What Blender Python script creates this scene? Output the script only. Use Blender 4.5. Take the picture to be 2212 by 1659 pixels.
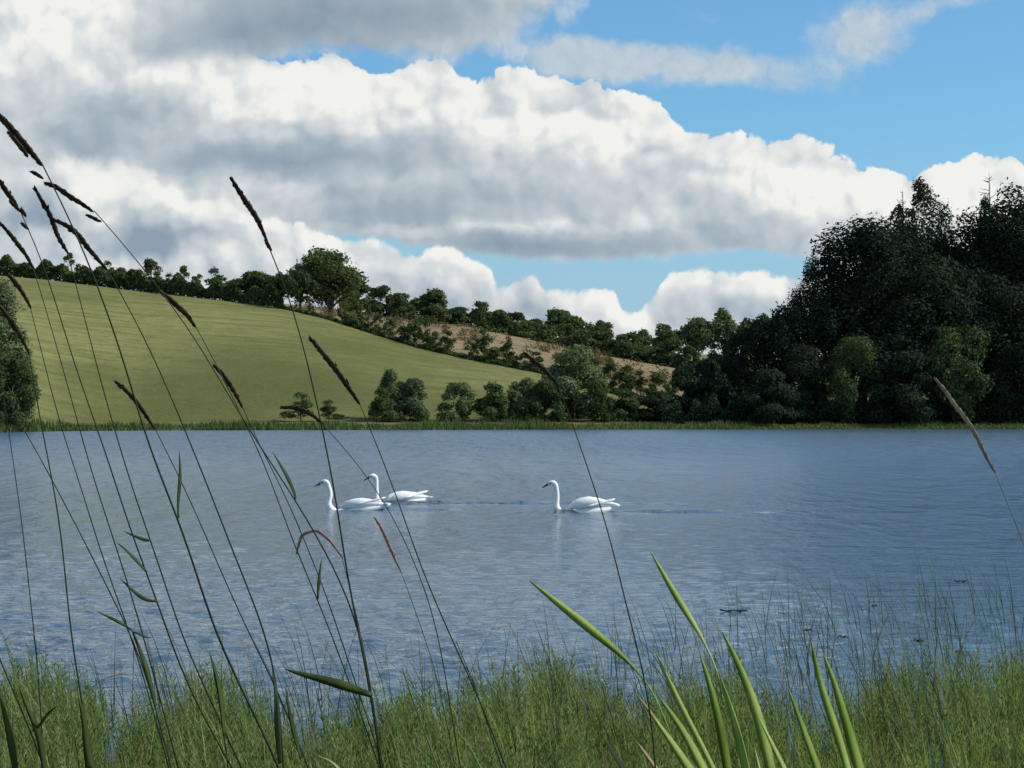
import bpy, math, random
import numpy as np
from mathutils import Vector, Matrix

for _o in list(bpy.data.objects):
    bpy.data.objects.remove(_o, do_unlink=True)
SC = bpy.context.scene
COL = SC.collection
R = math.radians

# ------------------------------------------------------------------ camera
FPX, CX, CY, HOR = 4989.0, 1106.0, 829.5, 890.0      # surveyed from the photograph (2212 x 1659)
EYE = 1.9
PITCH = math.atan((HOR - CY) / FPX)
cam = bpy.data.cameras.new('camera')
cam.sensor_width = 36.0
cam.lens = FPX / 2212.0 * 36.0
cam.clip_start, cam.clip_end = 0.1, 20000
camera = bpy.data.objects.new('camera', cam)
COL.objects.link(camera)
camera.location = (0, 0, EYE)
camera.rotation_euler = (math.pi / 2 + PITCH, 0, 0)
SC.camera = camera


def P(px, py, D):
    """The point at depth D (metres along +Y) that stands at px, py of the survey."""
    xc, yc = (px - CX) / FPX, (CY - py) / FPX
    ca, sa = math.cos(PITCH), math.sin(PITCH)
    k = D / (ca - yc * sa)
    return Vector((xc * k, D, EYE + (sa + yc * ca) * k))


# ------------------------------------------------------------------ light
SUN_AZ, SUN_EL = 90.0, 38.0          # from the right of the view
SKY_S = 0.14
SC.view_settings.view_transform = 'Standard'
SC.view_settings.look = 'None'
SC.view_settings.exposure = 0.0
SC.view_settings.gamma = 1.0
SC.view_settings.use_curve_mapping = False
sl = bpy.data.lights.new('sun', 'SUN')
sl.energy = 4.4
sl.angle = R(0.5)
sl.color = (1.0, 0.94, 0.84)
sun = bpy.data.objects.new('sun', sl)
COL.objects.link(sun)
sdir = Vector((math.sin(R(SUN_AZ)) * math.cos(R(SUN_EL)), math.cos(R(SUN_AZ)) * math.cos(R(SUN_EL)), math.sin(R(SUN_EL))))
sun.rotation_euler = (-sdir).to_track_quat('-Z', 'Y').to_euler()
sun.location = (40, 0, 60)


class NT:
    """Short hand for building node trees."""
    def __init__(s, tree):
        s.t = tree

    def n(s, kind, **kw):
        nd = s.t.nodes.new(kind)
        for k, v in kw.items():
            setattr(nd, k, v)
        return nd

    def put(s, sock, v):
        if hasattr(v, 'is_output'):
            s.t.links.new(v, sock)
        elif v is not None:
            sock.default_value = v

    def m(s, op, a, b=None, c=None, clamp=False):
        nd = s.n('ShaderNodeMath', operation=op, use_clamp=clamp)
        for i, v in enumerate((a, b, c)):
            s.put(nd.inputs[i], v)
        return nd.outputs[0]

    def add(s, a, b): return s.m('ADD', a, b)
    def sub(s, a, b): return s.m('SUBTRACT', a, b)
    def mul(s, a, b): return s.m('MULTIPLY', a, b)

    def vm(s, op, a, b=None, scale=None):
        nd = s.n('ShaderNodeVectorMath', operation=op)
        s.put(nd.inputs[0], a)
        s.put(nd.inputs[1], b)
        if scale is not None:
            s.put(nd.inputs['Scale'], scale)
        return nd.outputs['Value'] if op in ('DOT_PRODUCT', 'LENGTH') else nd.outputs[0]

    def sstep(s, v, lo, hi, a=0.0, b=1.0):
        nd = s.n('ShaderNodeMapRange', interpolation_type='SMOOTHSTEP')
        for i, x in enumerate((v, lo, hi, a, b)):
            s.put(nd.inputs[i], x)
        return nd.outputs[0]

    def lin(s, v, lo, hi, a=0.0, b=1.0):
        nd = s.n('ShaderNodeMapRange')
        for i, x in enumerate((v, lo, hi, a, b)):
            s.put(nd.inputs[i], x)
        return nd.outputs[0]

    def xyz(s, x, y, z=0.0):
        nd = s.n('ShaderNodeCombineXYZ')
        for i, v in enumerate((x, y, z)):
            s.put(nd.inputs[i], v)
        return nd.outputs[0]

    def noise(s, vec, scale, detail=4.0, rough=0.55, color=False, lac=2.0, dist=0.0):
        nd = s.n('ShaderNodeTexNoise')
        s.put(nd.inputs['Vector'], vec)
        s.put(nd.inputs['Scale'], scale)
        s.put(nd.inputs['Detail'], detail)
        s.put(nd.inputs['Roughness'], rough)
        s.put(nd.inputs['Lacunarity'], lac)
        s.put(nd.inputs['Distortion'], dist)
        return nd.outputs['Color' if color else 'Fac']

    def mix(s, f, a, b, blend='MIX'):
        nd = s.n('ShaderNodeMix', data_type='RGBA', blend_type=blend)
        s.put(nd.inputs[0], f)
        s.put(nd.inputs[6], a if hasattr(a, 'is_output') else (*a[:3], 1))
        s.put(nd.inputs[7], b if hasattr(b, 'is_output') else (*b[:3], 1))
        return nd.outputs[2]

    def ramp(s, f, stops, interp='LINEAR'):
        nd = s.n('ShaderNodeValToRGB')
        cr = nd.color_ramp
        cr.interpolation = interp
        while len(cr.elements) < len(stops):
            cr.elements.new(0.5)
        for e, (p, c) in zip(cr.elements, stops):
            e.position = p
            e.color = (*c[:3], 1)
        s.put(nd.inputs[0], f)
        return nd.outputs[0]

    def curve(s, v, pts, x0, x1, y0, y1):
        """A profile through points, as a float curve."""
        nd = s.n('ShaderNodeFloatCurve')
        c = nd.mapping.curves[0]
        q = [((x - x0) / (x1 - x0), (y - y0) / (y1 - y0)) for x, y in pts]
        for i, (x, y) in enumerate(q):
            if i < 2:
                c.points[i].location = (x, y)
            else:
                c.points.new(x, y)
        nd.mapping.update()
        s.put(nd.inputs['Value'], s.lin(v, x0, x1))
        return s.lin(nd.outputs[0], 0.0, 1.0, y0, y1)


# ------------------------------------------------------------------ sky: clear Nishita air with cumulus banks, by direction
def build_world():
    w = bpy.data.worlds.new('World')
    SC.world = w
    w.use_nodes = True
    t = w.node_tree
    t.nodes.clear()
    N = NT(t)
    out = N.n('ShaderNodeOutputWorld')
    bg = N.n('ShaderNodeBackground')
    t.links.new(bg.outputs[0], out.inputs[0])
    bg.inputs[1].default_value = SKY_S
    sky = N.n('ShaderNodeTexSky', sky_type='NISHITA')
    sky.sun_disc = False
    sky.sun_elevation = R(SUN_EL)
    sky.sun_rotation = R(SUN_AZ)
    sky.altitude = 50
    sky.air_density = 0.8
    sky.dust_density = 0.9
    sky.ozone_density = 3.5
    d = N.n('ShaderNodeTexCoord').outputs['Generated']
    sep = N.n('ShaderNodeSeparateXYZ')
    N.put(sep.inputs[0], d)
    az = N.mul(N.m('ARCTAN2', sep.outputs[0], sep.outputs[1]), 57.29578)
    el = N.mul(N.m('ARCSINE', sep.outputs[2]), 57.29578)
    K = FPX * math.pi / 180 / 100            # hundreds of survey pixels to a degree
    U = N.add(N.mul(az, K), CX / 100)
    V = N.mul(el, K)
    uv = N.xyz(U, V, 0.0)

    # turbulence that bends every outline
    w1 = N.vm('SUBTRACT', N.noise(uv, 0.7, 3, 0.5, True), (0.5, 0.5, 0.5))
    w2 = N.vm('SUBTRACT', N.noise(uv, 3.2, 4, 0.6, True), (0.5, 0.5, 0.5))
    wv = N.vm('ADD', uv, N.vm('ADD', N.vm('SCALE', w1, scale=0.7), N.vm('SCALE', w2, scale=0.24)))
    wv = N.vm('MULTIPLY', wv, (1, 1, 0))

    # billows: rounded cauliflower heads at four sizes
    g = bpy.data.node_groups.new('billow', 'ShaderNodeTree')
    g.interface.new_socket('Vector', in_out='INPUT', socket_type='NodeSocketVector')
    g.interface.new_socket('Value', in_out='OUTPUT', socket_type='NodeSocketFloat')
    G = NT(g)
    gi, go = G.n('NodeGroupInput'), G.n('NodeGroupOutput')
    tot = None
    for sc_, wt in ((0.75, 0.42), (1.7, 0.27), (3.9, 0.17), (8.5, 0.09)):
        vo = G.n('ShaderNodeTexVoronoi', feature='SMOOTH_F1', voronoi_dimensions='2D')
        G.put(vo.inputs['Vector'], gi.outputs[0])
        vo.inputs['Scale'].default_value = sc_
        vo.inputs['Smoothness'].default_value = 0.35
        dd = G.m('MULTIPLY', vo.outputs['Distance'], vo.outputs['Distance'])
        one = G.mul(G.m('SUBTRACT', 1.0, G.mul(dd, 1.4)), wt)
        tot = one if tot is None else G.add(tot, one)
    fb = G.noise(gi.outputs[0], 1.1, 7, 0.58)
    tot = G.add(G.mul(tot, 0.72), G.mul(fb, 0.42))
    g.links.new(tot, go.inputs[0])

    def bil(v):
        nd = N.n('ShaderNodeGroup', node_tree=g)
        N.put(nd.inputs[0], v)
        return nd.outputs[0]
    b0 = bil(wv)
    # the same heads, smoother, for the light on them
    g2 = bpy.data.node_groups.new('billow_light', 'ShaderNodeTree')
    g2.interface.new_socket('Vector', in_out='INPUT', socket_type='NodeSocketVector')
    g2.interface.new_socket('Value', in_out='OUTPUT', socket_type='NodeSocketFloat')
    G2 = NT(g2)
    hi, ho = G2.n('NodeGroupInput'), G2.n('NodeGroupOutput')
    tot = None
    for sc_, wt in ((0.75, 0.5), (1.7, 0.28), (3.9, 0.12), (8.0, 0.025)):
        vo = G2.n('ShaderNodeTexVoronoi', feature='SMOOTH_F1', voronoi_dimensions='2D')
        G2.put(vo.inputs['Vector'], hi.outputs[0])
        vo.inputs['Scale'].default_value = sc_
        vo.inputs['Smoothness'].default_value = 0.6
        dd = G2.m('MULTIPLY', vo.outputs['Distance'], vo.outputs['Distance'])
        one = G2.mul(G2.m('SUBTRACT', 1.0, G2.mul(dd, 1.5)), wt)
        tot = one if tot is None else G2.add(tot, one)
    tot = G2.add(tot, G2.mul(G2.noise(hi.outputs[0], 0.9, 4, 0.5), 0.35))
    g2.links.new(tot, ho.inputs[0])
    wl = N.vm('ADD', uv, N.vm('ADD', N.vm('SCALE', w1, scale=0.7), N.vm('SCALE', w2, scale=0.09)))
    wl = N.vm('MULTIPLY', wl, (1, 1, 0))

    def bil2(v):
        nd = N.n('ShaderNodeGroup', node_tree=g2)
        N.put(nd.inputs[0], v)
        return nd.outputs[0]
    l0 = bil2(wl)
    l1 = bil2(N.vm('ADD', wl, (0.18, 0.26, 0)))          # towards the sun
    relief = N.sub(l0, l1)
    fine = N.noise(wv, 2.2, 7, 0.6)

    def blob(cx, py, rx, ry, rot=0.0, vec=wv):
        mp = N.n('ShaderNodeMapping', vector_type='TEXTURE')
        N.put(mp.inputs[0], vec)
        mp.inputs[1].default_value = (cx, (HOR - py) / 100, 0)
        mp.inputs[2].default_value = (0, 0, R(rot))
        mp.inputs[3].default_value = (rx, ry, 1)
        gr = N.n('ShaderNodeTexGradient', gradient_type='SPHERICAL')
        N.put(gr.inputs[0], mp.outputs[0])
        return gr.outputs['Fac']

    def total(lst, vec=wv):
        s_ = None
        for cx, py, rx, ry, rot, amp in lst:
            v = N.mul(blob(cx, py, rx, ry, rot, vec), amp)
            s_ = v if s_ is None else N.add(s_, v)
        return s_

    def prof(pts):
        return [(x / 100, (HOR - y) / 100) for x, y in pts]
    bc = N.sub(b0, 0.62)
    sepw = N.n('ShaderNodeSeparateXYZ')
    N.put(sepw.inputs[0], wv)
    Uw = N.add(N.mul(U, 0.5), N.mul(sepw.outputs[0], 0.5))
    # -- the great bank: everything under a skyline that falls to the right
    T1 = N.curve(Uw, prof([(-400, -60), (300, 40), (520, 110), (640, 140), (760, 128), (860, 150), (960, 152), (1010, 185), (1060, 160), (1150, 160),
                          (1250, 172), (1340, 192), (1380, 222), (1420, 228), (1452, 275), (1500, 303), (1600, 306), (1650, 318), (1720, 303),
                          (1800, 345), (1870, 362), (1960, 376), (2060, 374), (2110, 352), (2180, 368), (2300, 395), (2700, 470)]), -4, 27, 0, 10)
    vv = N.add(N.mul(V, 0.5), N.mul(sepw.outputs[1], 0.5))
    e1 = N.add(N.sub(T1, vv), N.mul(bc, 0.95))
    c1 = N.sstep(e1, -0.02, 0.06)
    B1 = N.curve(U, prof([(-400, 700), (500, 600), (640, 520), (760, 512), (900, 530), (1050, 552), (1250, 562), (1400, 556), (1700, 548), (1780, 600),
                          (1900, 700), (2300, 760)]), -4, 23, 0, 6)
    c1 = N.mul(c1, N.sstep(N.add(N.sub(V, B1), N.mul(N.sub(fine, 0.5), 0.5)), -0.12, 0.12))
    # -- the low far row of cumulus
    T2 = N.curve(Uw, prof([(-400, 400), (0, 440), (90, 385), (150, 345), (250, 352), (330, 372), (365, 412), (420, 432), (500, 446), (560, 470), (640, 490),
                          (700, 512), (760, 520), (840, 528), (890, 552), (940, 530), (1000, 546),
                          (1055, 582), (1080, 612), (1140, 598), (1190, 634), (1260, 628), (1330, 646), (1368, 690), (1392, 672), (1424, 632), (1464, 597),
                          (1530, 588), (1600, 600), (1720, 600), (1900, 610), (2300, 640)]), -4, 23, 0, 6)
    e2 = N.add(N.sub(T2, vv), N.mul(bc, 0.62))
    c2 = N.sstep(e2, -0.04, N.sstep(U, 1.5, 6.5, 0.5, 0.10))
    # -- high grey deck, upper left
    e3 = total([(7.6, -25, 5.6, 1.9, -3, 1.3), (2.0, 40, 5.0, 2.6, 0, 1.3), (-4, 100, 6, 4, 0, 1.5), (6, -240, 9, 2.4, 0, 1.2)])
    c3 = N.sstep(N.add(e3, N.mul(bc, 0.5)), 0.13, 0.42)
    # -- thin wisps in the blue
    e4 = total([(14.6, 150, 4.6, 0.62, -5.5, 1.5), (12.6, 125, 2.2, 0.6, -4, 0.7), (18.6, 88, 1.7, 0.95, 10, 1.3), (20.3, 30, 1.1, 0.45, 28, 0.6),
                (21.4, -5, 1.6, 0.5, 12, 0.7), (14.9, 42, 1.0, 0.25, -8, 0.35)])
    c4 = N.mul(N.sstep(N.add(e4, N.mul(N.sub(fine, 0.5), 0.9)), 0.12, 1.1), 0.8)
    # -- the sky beyond the frame carries the same broken cumulus
    outs = N.m('MAXIMUM', N.sub(N.m('ABSOLUTE', N.sub(U, 11.0)), 13.5), N.sub(V, 10.2))
    wout = N.sstep(outs, 0.0, 3.0)
    gv = N.vm('MULTIPLY', d, (1, 1, 1.7))
    gn = N.noise(gv, 2.6, 8, 0.55)
    gcov = N.sstep(gn, 0.50, 0.64)
    # brightness of the main bank
    br = total([(7.2, 30, 5.0, 1.35, -2, -0.75), (5.0, 90, 2.6, 0.7, 0, -0.40), (9.8, 45, 2.4, 0.9, 0, -0.22), (2.6, 262, 2.2, 0.9, 8, -0.42),
                (6.4, 352, 4.6, 0.55, 2, -0.58), (4.2, 330, 2.6, 0.45, 3, -0.25), (10.4, 430, 4.6, 0.85, 0, -0.30), (11.6, 532, 4.6, 0.5, 0, -0.62),
                (8.6, 440, 2.6, 0.9, 0, -0.14), (3.4, 525, 1.5, 0.62, 0, -0.7), (7.6, 480, 2.6, 0.6, 0, -0.3), (15.6, 500, 2.4, 0.9, 0, -0.26), (0.6, 520, 1.6, 0.9, 0, -0.35), (1.6, 330, 1.6, 0.7, 0, -0.3),
                (1.2, 90, 2.4, 1.3, 0, 0.45), (5.0, 195, 3.6, 0.8, -3, 0.40), (8.2, 215, 2.6, 0.95, 0, 0.45), (11.2, 240, 1.8, 1.0, 0, 0.50),
                (13.4, 285, 1.6, 1.2, 0, 0.5), (15.4, 350, 1.4, 0.7, 0, 0.3), (17.6, 395, 2.0, 1.1, 0, 0.55), (20.4, 440, 2.4, 1.1, 0, 0.55), (2.5, 400, 1.7, 0.55, -8, 0.75),
                (5.0, 490, 2.2, 0.75, -18, 0.45), (10.4, 490, 3.6, 0.22, 1, 0.32), (13.4, 470, 2.2, 0.3, 0, 0.2)])
    edge = N.sub(1.0, N.sstep(e1, 0.0, 0.7))
    lit = N.m('MAXIMUM', N.add(0.75, br), 0.25)
    bright = N.add(N.add(N.add(br, 0.54), N.mul(N.mul(relief, 0.85), lit)), N.add(N.mul(N.mul(N.sub(l0, 0.62), 0.45), lit), N.mul(edge, 0.2)))
    bright = N.add(bright, N.mul(N.sub(N.noise(uv, 1.6, 4, 0.5), 0.5), 0.16))
    bright = N.add(N.mul(bright, 0.90), 0.085)
    br2 = total([(0.4, 430, 2.4, 0.8, 0, -0.35), (3.4, 525, 1.6, 0.55, 0, -0.75), (0.3, 500, 2.0, 0.9, 0, -0.35), (1.0, 590, 3.0, 0.5, 0, -0.2), (2.5, 400, 1.8, 0.7, -8, 0.55), (9.0, 640, 3.4, 0.7, -12, -0.35),
                 (11.8, 690, 2.0, 0.6, -10, -0.3), (15.6, 670, 2.4, 0.5, 0, -0.35), (6.6, 560, 1.4, 0.6, 0, 0.15), (13.0, 670, 1.0, 0.6, -20, 0.25)])
    bright2 = N.add(N.add(0.54, N.add(br2, N.mul(relief, 0.8))), N.add(N.mul(N.sub(l0, 0.62), 0.4), N.mul(N.sub(1.0, N.sstep(e2, 0.0, 0.75)), 0.34)))
    bright2 = N.add(N.mul(bright2, 0.92), 0.075)
    gbr = N.sub(1.0, N.mul(N.sstep(gn, 0.52, 0.78), 0.45))
    stops = [(0.0, (0.265, 0.345, 0.43)), (0.25, (0.36, 0.435, 0.50)), (0.5, (0.50, 0.56, 0.605)), (0.75, (0.66, 0.70, 0.715)), (1.0, (0.88, 0.885, 0.85))]
    k = 1.0 / SKY_S

    def ccol(v):
        return N.vm('SCALE', N.ramp(v, stops), scale=k)
    # clear air: the Nishita sky deepened a little as the photograph shows it
    air = N.mix(1.0, sky.outputs[0], (0.66, 0.98, 1.05), 'MULTIPLY')
    # the air pales towards the horizon all round
    air = N.mix(N.sstep(el, -0.5, 7.5), (0.36 * k, 0.545 * k, 0.71 * k), air)
    col = air
    col = N.mix(c4, col, ccol(N.add(0.62, N.mul(N.sub(fine, 0.5), 0.5))))
    col = N.mix(c1, col, ccol(bright))
    col = N.mix(c2, col, ccol(bright2))
    col = N.mix(c3, col, ccol(N.sub(bright, N.mul(N.sstep(U, 2.5, 4.5), 0.10))))
    gen = N.mix(gcov, air, ccol(gbr))
    col = N.mix(wout, col, gen)
    N.put(bg.inputs[0], col)
    w.cycles.sampling_method = 'MANUAL'
    w.cycles.sample_map_resolution = 512


build_world()
#END_A

# ------------------------------------------------------------------ helpers: objects, meshes, materials
def tag(o, label=None, cat=None, group=None, kind=None):
    if label: o['label'] = label
    if cat: o['category'] = cat
    if group: o['group'] = group
    if kind: o['kind'] = kind
    return o


def thing(name, loc, label, cat, group=None, rz=0.0, scale=(1, 1, 1)):
    o = bpy.data.objects.new(name, None)
    o.empty_display_size = 0.2
    o.location = loc
    o.rotation_euler = (0, 0, rz)
    o.scale = scale
    COL.objects.link(o)
    return tag(o, label, cat, group)


def link(name, me, parent=None, mat=None):
    o = bpy.data.objects.new(name, me)
    if mat is not None and not me.materials:
        me.materials.append(mat)
    COL.objects.link(o)
    if parent is not None:
        o.parent = parent
    return o


class MB:
    """Collects vertices and faces."""
    def __init__(s):
        s.v, s.f, s.k = [], [], 0

    def add(s, verts, faces):
        verts = np.asarray(verts, float).reshape(-1, 3)
        s.v.append(verts)
        s.f += [tuple(i + s.k for i in f) for f in faces]
        s.k += len(verts)

    def tube(s, pts, rad, n=6, flat=1.0):
        pts = [Vector(p) for p in pts]
        m = len(pts)
        vs, fs = [], []
        prev = None
        for i, p in enumerate(pts):
            t = (pts[min(i + 1, m - 1)] - pts[max(i - 1, 0)]).normalized()
            a = Vector((0, 1, 0)) if prev is None else prev
            a = a - t * a.dot(t)
            if a.length < 1e-4:
                a = t.orthogonal()
            a.normalize()
            prev = a
            b = t.cross(a)
            r = rad[i] if hasattr(rad, '__len__') else rad
            for j in range(n):
                q = 2 * math.pi * j / n
                vs.append(p + a * (math.cos(q) * r * flat) + b * (math.sin(q) * r))
        for i in range(m - 1):
            for j in range(n):
                k = (j + 1) % n
                fs.append((i * n + j, i * n + k, i * n + n + k, i * n + n + j))
        fs.append(tuple(range(n - 1, -1, -1)))
        fs.append(tuple(range((m - 1) * n, m * n)))
        s.add(vs, fs)

    def loft(s, rings):
        """Closed rings of equal count, capped at both ends."""
        n = len(rings[0])
        vs = [p for r in rings for p in r]
        fs = []
        for i in range(len(rings) - 1):
            for j in range(n):
                k = (j + 1) % n
                fs.append((i * n + j, i * n + k, i * n + n + k, i * n + n + j))
        fs.append(tuple(range(n - 1, -1, -1)))
        fs.append(tuple(range((len(rings) - 1) * n, len(rings) * n)))
        s.add(vs, fs)

    def mesh(s, name, mat=None, smooth=True):
        me = bpy.data.meshes.new(name)
        me.from_pydata(np.concatenate(s.v).tolist(), [], s.f)
        if smooth:
            me.polygons.foreach_set('use_smooth', [True] * len(me.polygons))
        if mat is not None:
            me.materials.append(mat)
        me.update()
        return me


def fast_mesh(name, verts, faces, mat=None, smooth=False):
    """Mesh from numpy arrays; faces all of one size."""
    me = bpy.data.meshes.new(name)
    verts = np.ascontiguousarray(verts, np.float32)
    faces = np.ascontiguousarray(faces, np.int32)
    nf, k = faces.shape
    me.vertices.add(len(verts))
    me.vertices.foreach_set('co', verts.ravel())
    me.loops.add(nf * k)
    me.loops.foreach_set('vertex_index', faces.ravel())
    me.polygons.add(nf)
    me.polygons.foreach_set('loop_start', np.arange(0, nf * k, k, dtype=np.int32))
    me.polygons.foreach_set('use_smooth', np.full(nf, smooth, bool))
    me.update(calc_edges=True)
    me.validate()
    if mat is not None:
        me.materials.append(mat)
    return me


def material(name):
    m = bpy.data.materials.new(name)
    m.use_nodes = True
    t = m.node_tree
    t.nodes.clear()
    N = NT(t)
    out = N.n('ShaderNodeOutputMaterial')
    return m, N, out


def leaf_mat(name, dark, light, trans=0.3, scale=0.35, hue=None, spread=0.5, rough=0.6, spec=0.2, objvar=0.5):
    """Foliage: colour drifts with clumps, with each leaf and with each plant; light passes through the leaf."""
    m, N, out = material(name)
    geo = N.n('ShaderNodeNewGeometry')
    oi = N.n('ShaderNodeObjectInfo')
    tc = N.n('ShaderNodeTexCoord')
    n1 = N.noise(geo.outputs['Position'], scale, 3, 0.6)
    f = N.add(N.mul(N.sub(geo.outputs['Random Per Island'], 0.5), spread), N.add(N.mul(N.sub(n1, 0.5), 1.6), 0.5))
    f = N.add(f, N.mul(N.sub(oi.outputs['Random'], 0.5), objvar))
    c = N.mix(N.m('MULTIPLY', f, 1.0, clamp=True), dark, light)
    if hue is not None:
        c = N.mix(N.sstep(geo.outputs['Random Per Island'], 0.9, 0.97), c, hue)
    b = N.n('ShaderNodeBsdfPrincipled')
    N.put(b.inputs['Base Color'], c)
    b.inputs['Roughness'].default_value = rough
    b.inputs['Specular IOR Level'].default_value = spec
    tr = N.n('ShaderNodeBsdfTranslucent')
    N.put(tr.inputs[0], N.mix(1.0, c, (1.15, 1.2, 0.55), 'MULTIPLY'))
    ms = N.n('ShaderNodeMixShader')
    ms.inputs[0].default_value = trans
    N.t.links.new(b.outputs[0], ms.inputs[1])
    N.t.links.new(tr.outputs[0], ms.inputs[2])
    N.t.links.new(ms.outputs[0], out.inputs[0])
    return m


def plain_mat(name, a, b, scale=4.0, rough=0.7, bump=0.0, spec=0.3, stretch=(1, 1, 1), coords='Object'):
    m, N, out = material(name)
    tc = N.n('ShaderNodeTexCoord').outputs[coords]
    v = N.vm('MULTIPLY', tc, stretch)
    n = N.noise(v, scale, 5, 0.6)
    p = N.n('ShaderNodeBsdfPrincipled')
    N.put(p.inputs['Base Color'], N.mix(N.sstep(n, 0.3, 0.7), a, b))
    p.inputs['Roughness'].default_value = rough
    p.inputs['Specular IOR Level'].default_value = spec
    if bump:
        bp = N.n('ShaderNodeBump')
        bp.inputs['Strength'].default_value = bump
        bp.inputs['Distance'].default_value = 0.02
        N.put(bp.inputs['Height'], n)
        N.put(p.inputs['Normal'], bp.outputs[0])
    N.t.links.new(p.outputs[0], out.inputs[0])
    return m


# ------------------------------------------------------------------ the land: a height for every bearing and distance
def ip(px, pts):
    return np.interp(px, [p[0] for p in pts], [p[1] for p in pts])


def zat(py, D):
    yc = (CY - py) / FPX
    return EYE + (math.sin(PITCH) + yc * math.cos(PITCH)) / (math.cos(PITCH) - yc * math.sin(PITCH)) * D


SHORE = [(-3000, 120), (-600, 190), (0, 216), (120, 229), (300, 238), (1100, 249), (2212, 258), (2800, 250), (5200, 190)]
DH = [(-3000, 430), (-200, 480), (0, 470), (300, 450), (600, 420), (800, 390), (1000, 360), (1165, 338), (1300, 322), (1500, 310), (2300, 310), (5200, 300)]
YH = [(-3000, 640), (-600, 588), (-100, 592), (0, 595), (100, 604), (300, 629), (450, 645), (600, 665), (700, 688), (800, 720), (900, 751), (1000, 774), (1165, 806),
      (1300, 846), (1400, 868), (1500, 880), (1700, 880), (1800, 860), (2300, 850), (5200, 850)]
YT = [(-3000, 660), (0, 615), (300, 640), (600, 655), (700, 664), (800, 677), (1000, 699), (1100, 720), (1200, 741), (1300, 762), (1460, 791), (1600, 825),
      (1800, 830), (2300, 800), (5200, 800)]
YF = [(-3000, 700), (0, 650), (600, 690), (900, 715), (1100, 735), (1300, 752), (1400, 764), (1540, 766), (1640, 766), (1800, 770), (2300, 740), (5200, 760)]


def land(px, D):
    """Ground height (px bearing as survey column at the horizon, D depth)."""
    d0, dh = ip(px, SHORE), ip(px, DH)
    dt = dh + 125.0
    knots = np.stack([d0 - 6, d0, d0 + 2, d0 + 12, dh, dt, np.full_like(d0, 720.0), np.full_like(d0, 1500.0), np.full_like(d0, 6000.0)])
    zh = zat(ip(px, YH), dh)
    zs = np.stack([np.full_like(d0, -0.8), np.full_like(d0, -0.05), np.full_like(d0, 0.35), np.full_like(d0, 0.95), zh, zat(ip(px, YT), dt),
                   zat(ip(px, YF), np.full_like(d0, 720.0)), np.full_like(d0, 25.0), np.full_like(d0, 2.0)])
    out = np.empty_like(D)
    flat_in, D = out.ravel(), D
    for i in np.ndindex(D.shape):
        k = knots[(slice(None),) + i]
        zz = zs[(slice(None),) + i]
        x = D[i]
        j = int(np.clip(np.searchsorted(k, x) - 1, 0, len(k) - 2))
        t = min(max((x - k[j]) / (k[j + 1] - k[j]), 0), 1)
        if j == 3:                       # the field is rounder towards its brow
            t = t * (1.0 + 0.35 * (1 - t))
        out[i] = zz[j] + (zz[j + 1] - zz[j]) * t
    return out


def ground_z(px, D):
    return float(land(np.array([float(px)]), np.array([float(D)]))[0])


def gpt(px, D, dz=0.0):
    """Ground point on the bearing of survey column px."""
    return Vector(((px - CX) / FPX * D / math.cos(PITCH), D, ground_z(px, D) + dz))


def sheet(name, pxs, drows, mat, dz=0.0):
    """A land sheet; drows: function px array -> list of depth arrays."""
    rows = drows(pxs)
    Dm = np.stack(rows)                               # rows x cols
    Pm = np.broadcast_to(pxs, Dm.shape)
    Z = land(Pm, Dm) + dz
    X = (Pm - CX) / FPX * Dm / math.cos(PITCH)
    v = np.stack([X, Dm, Z], -1).reshape(-1, 3)
    r, c = Dm.shape
    a = (np.arange(r - 1)[:, None] * c + np.arange(c - 1)[None]).ravel()
    f = np.stack([a, a + 1, a + c + 1, a + c], -1)
    o = link(name, fast_mesh(name, v, f, mat, True))
    return tag(o, kind='structure')


def grass_ground(name, a, b, c, s1=0.012, s2=0.6, rows=True):
    m, N, out = material(name)
    g = N.n('ShaderNodeNewGeometry').outputs['Position']
    n1 = N.noise(N.vm('MULTIPLY', g, (1, 0.5, 1)), s1, 5, 0.6)
    n2 = N.noise(g, s2, 5, 0.65)
    n3 = N.noise(N.vm('MULTIPLY', g, (0.06, 0.45, 0.45)), 0.5, 4, 0.6)
    col = N.mix(N.sstep(n1, 0.35, 0.65), a, b)
    col = N.mix(N.mul(N.sstep(n2, 0.42, 0.75), 0.7), col, c)
    col = N.mix(N.mul(N.sstep(n3, 0.42, 0.68), 0.6), col, a)
    p = N.n('ShaderNodeBsdfPrincipled')
    N.put(p.inputs['Base Color'], col)
    p.inputs['Roughness'].default_value = 0.95
    p.inputs['Specular IOR Level'].default_value = 0.05
    bp = N.n('ShaderNodeBump')
    bp.inputs['Strength'].default_value = 0.6
    bp.inputs['Distance'].default_value = 0.5
    N.put(bp.inputs['Height'], N.noise(g, 0.9, 6, 0.7))
    N.put(p.inputs['Normal'], bp.outputs[0])
    N.t.links.new(p.outputs[0], out.inputs[0])
    return m


M_FIELD = grass_ground('pasture_grass', (0.104, 0.115, 0.036), (0.228, 0.232, 0.084), (0.105, 0.092, 0.040), 0.016, 0.32)
M_STUB = grass_ground('dry_stubble', (0.19, 0.145, 0.085), (0.30, 0.225, 0.130), (0.10, 0.095, 0.05), 0.05, 0.22)
M_FAR = grass_ground('far_pasture', (0.12, 0.16, 0.05), (0.19, 0.23, 0.07), (0.10, 0.13, 0.045), 0.01)
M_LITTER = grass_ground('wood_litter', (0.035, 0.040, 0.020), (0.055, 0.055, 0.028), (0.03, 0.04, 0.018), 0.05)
pxs = np.unique(np.concatenate([np.linspace(-3000, -150, 24), np.linspace(-150, 2350, 160), np.linspace(2350, 5200, 24)]))


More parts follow.
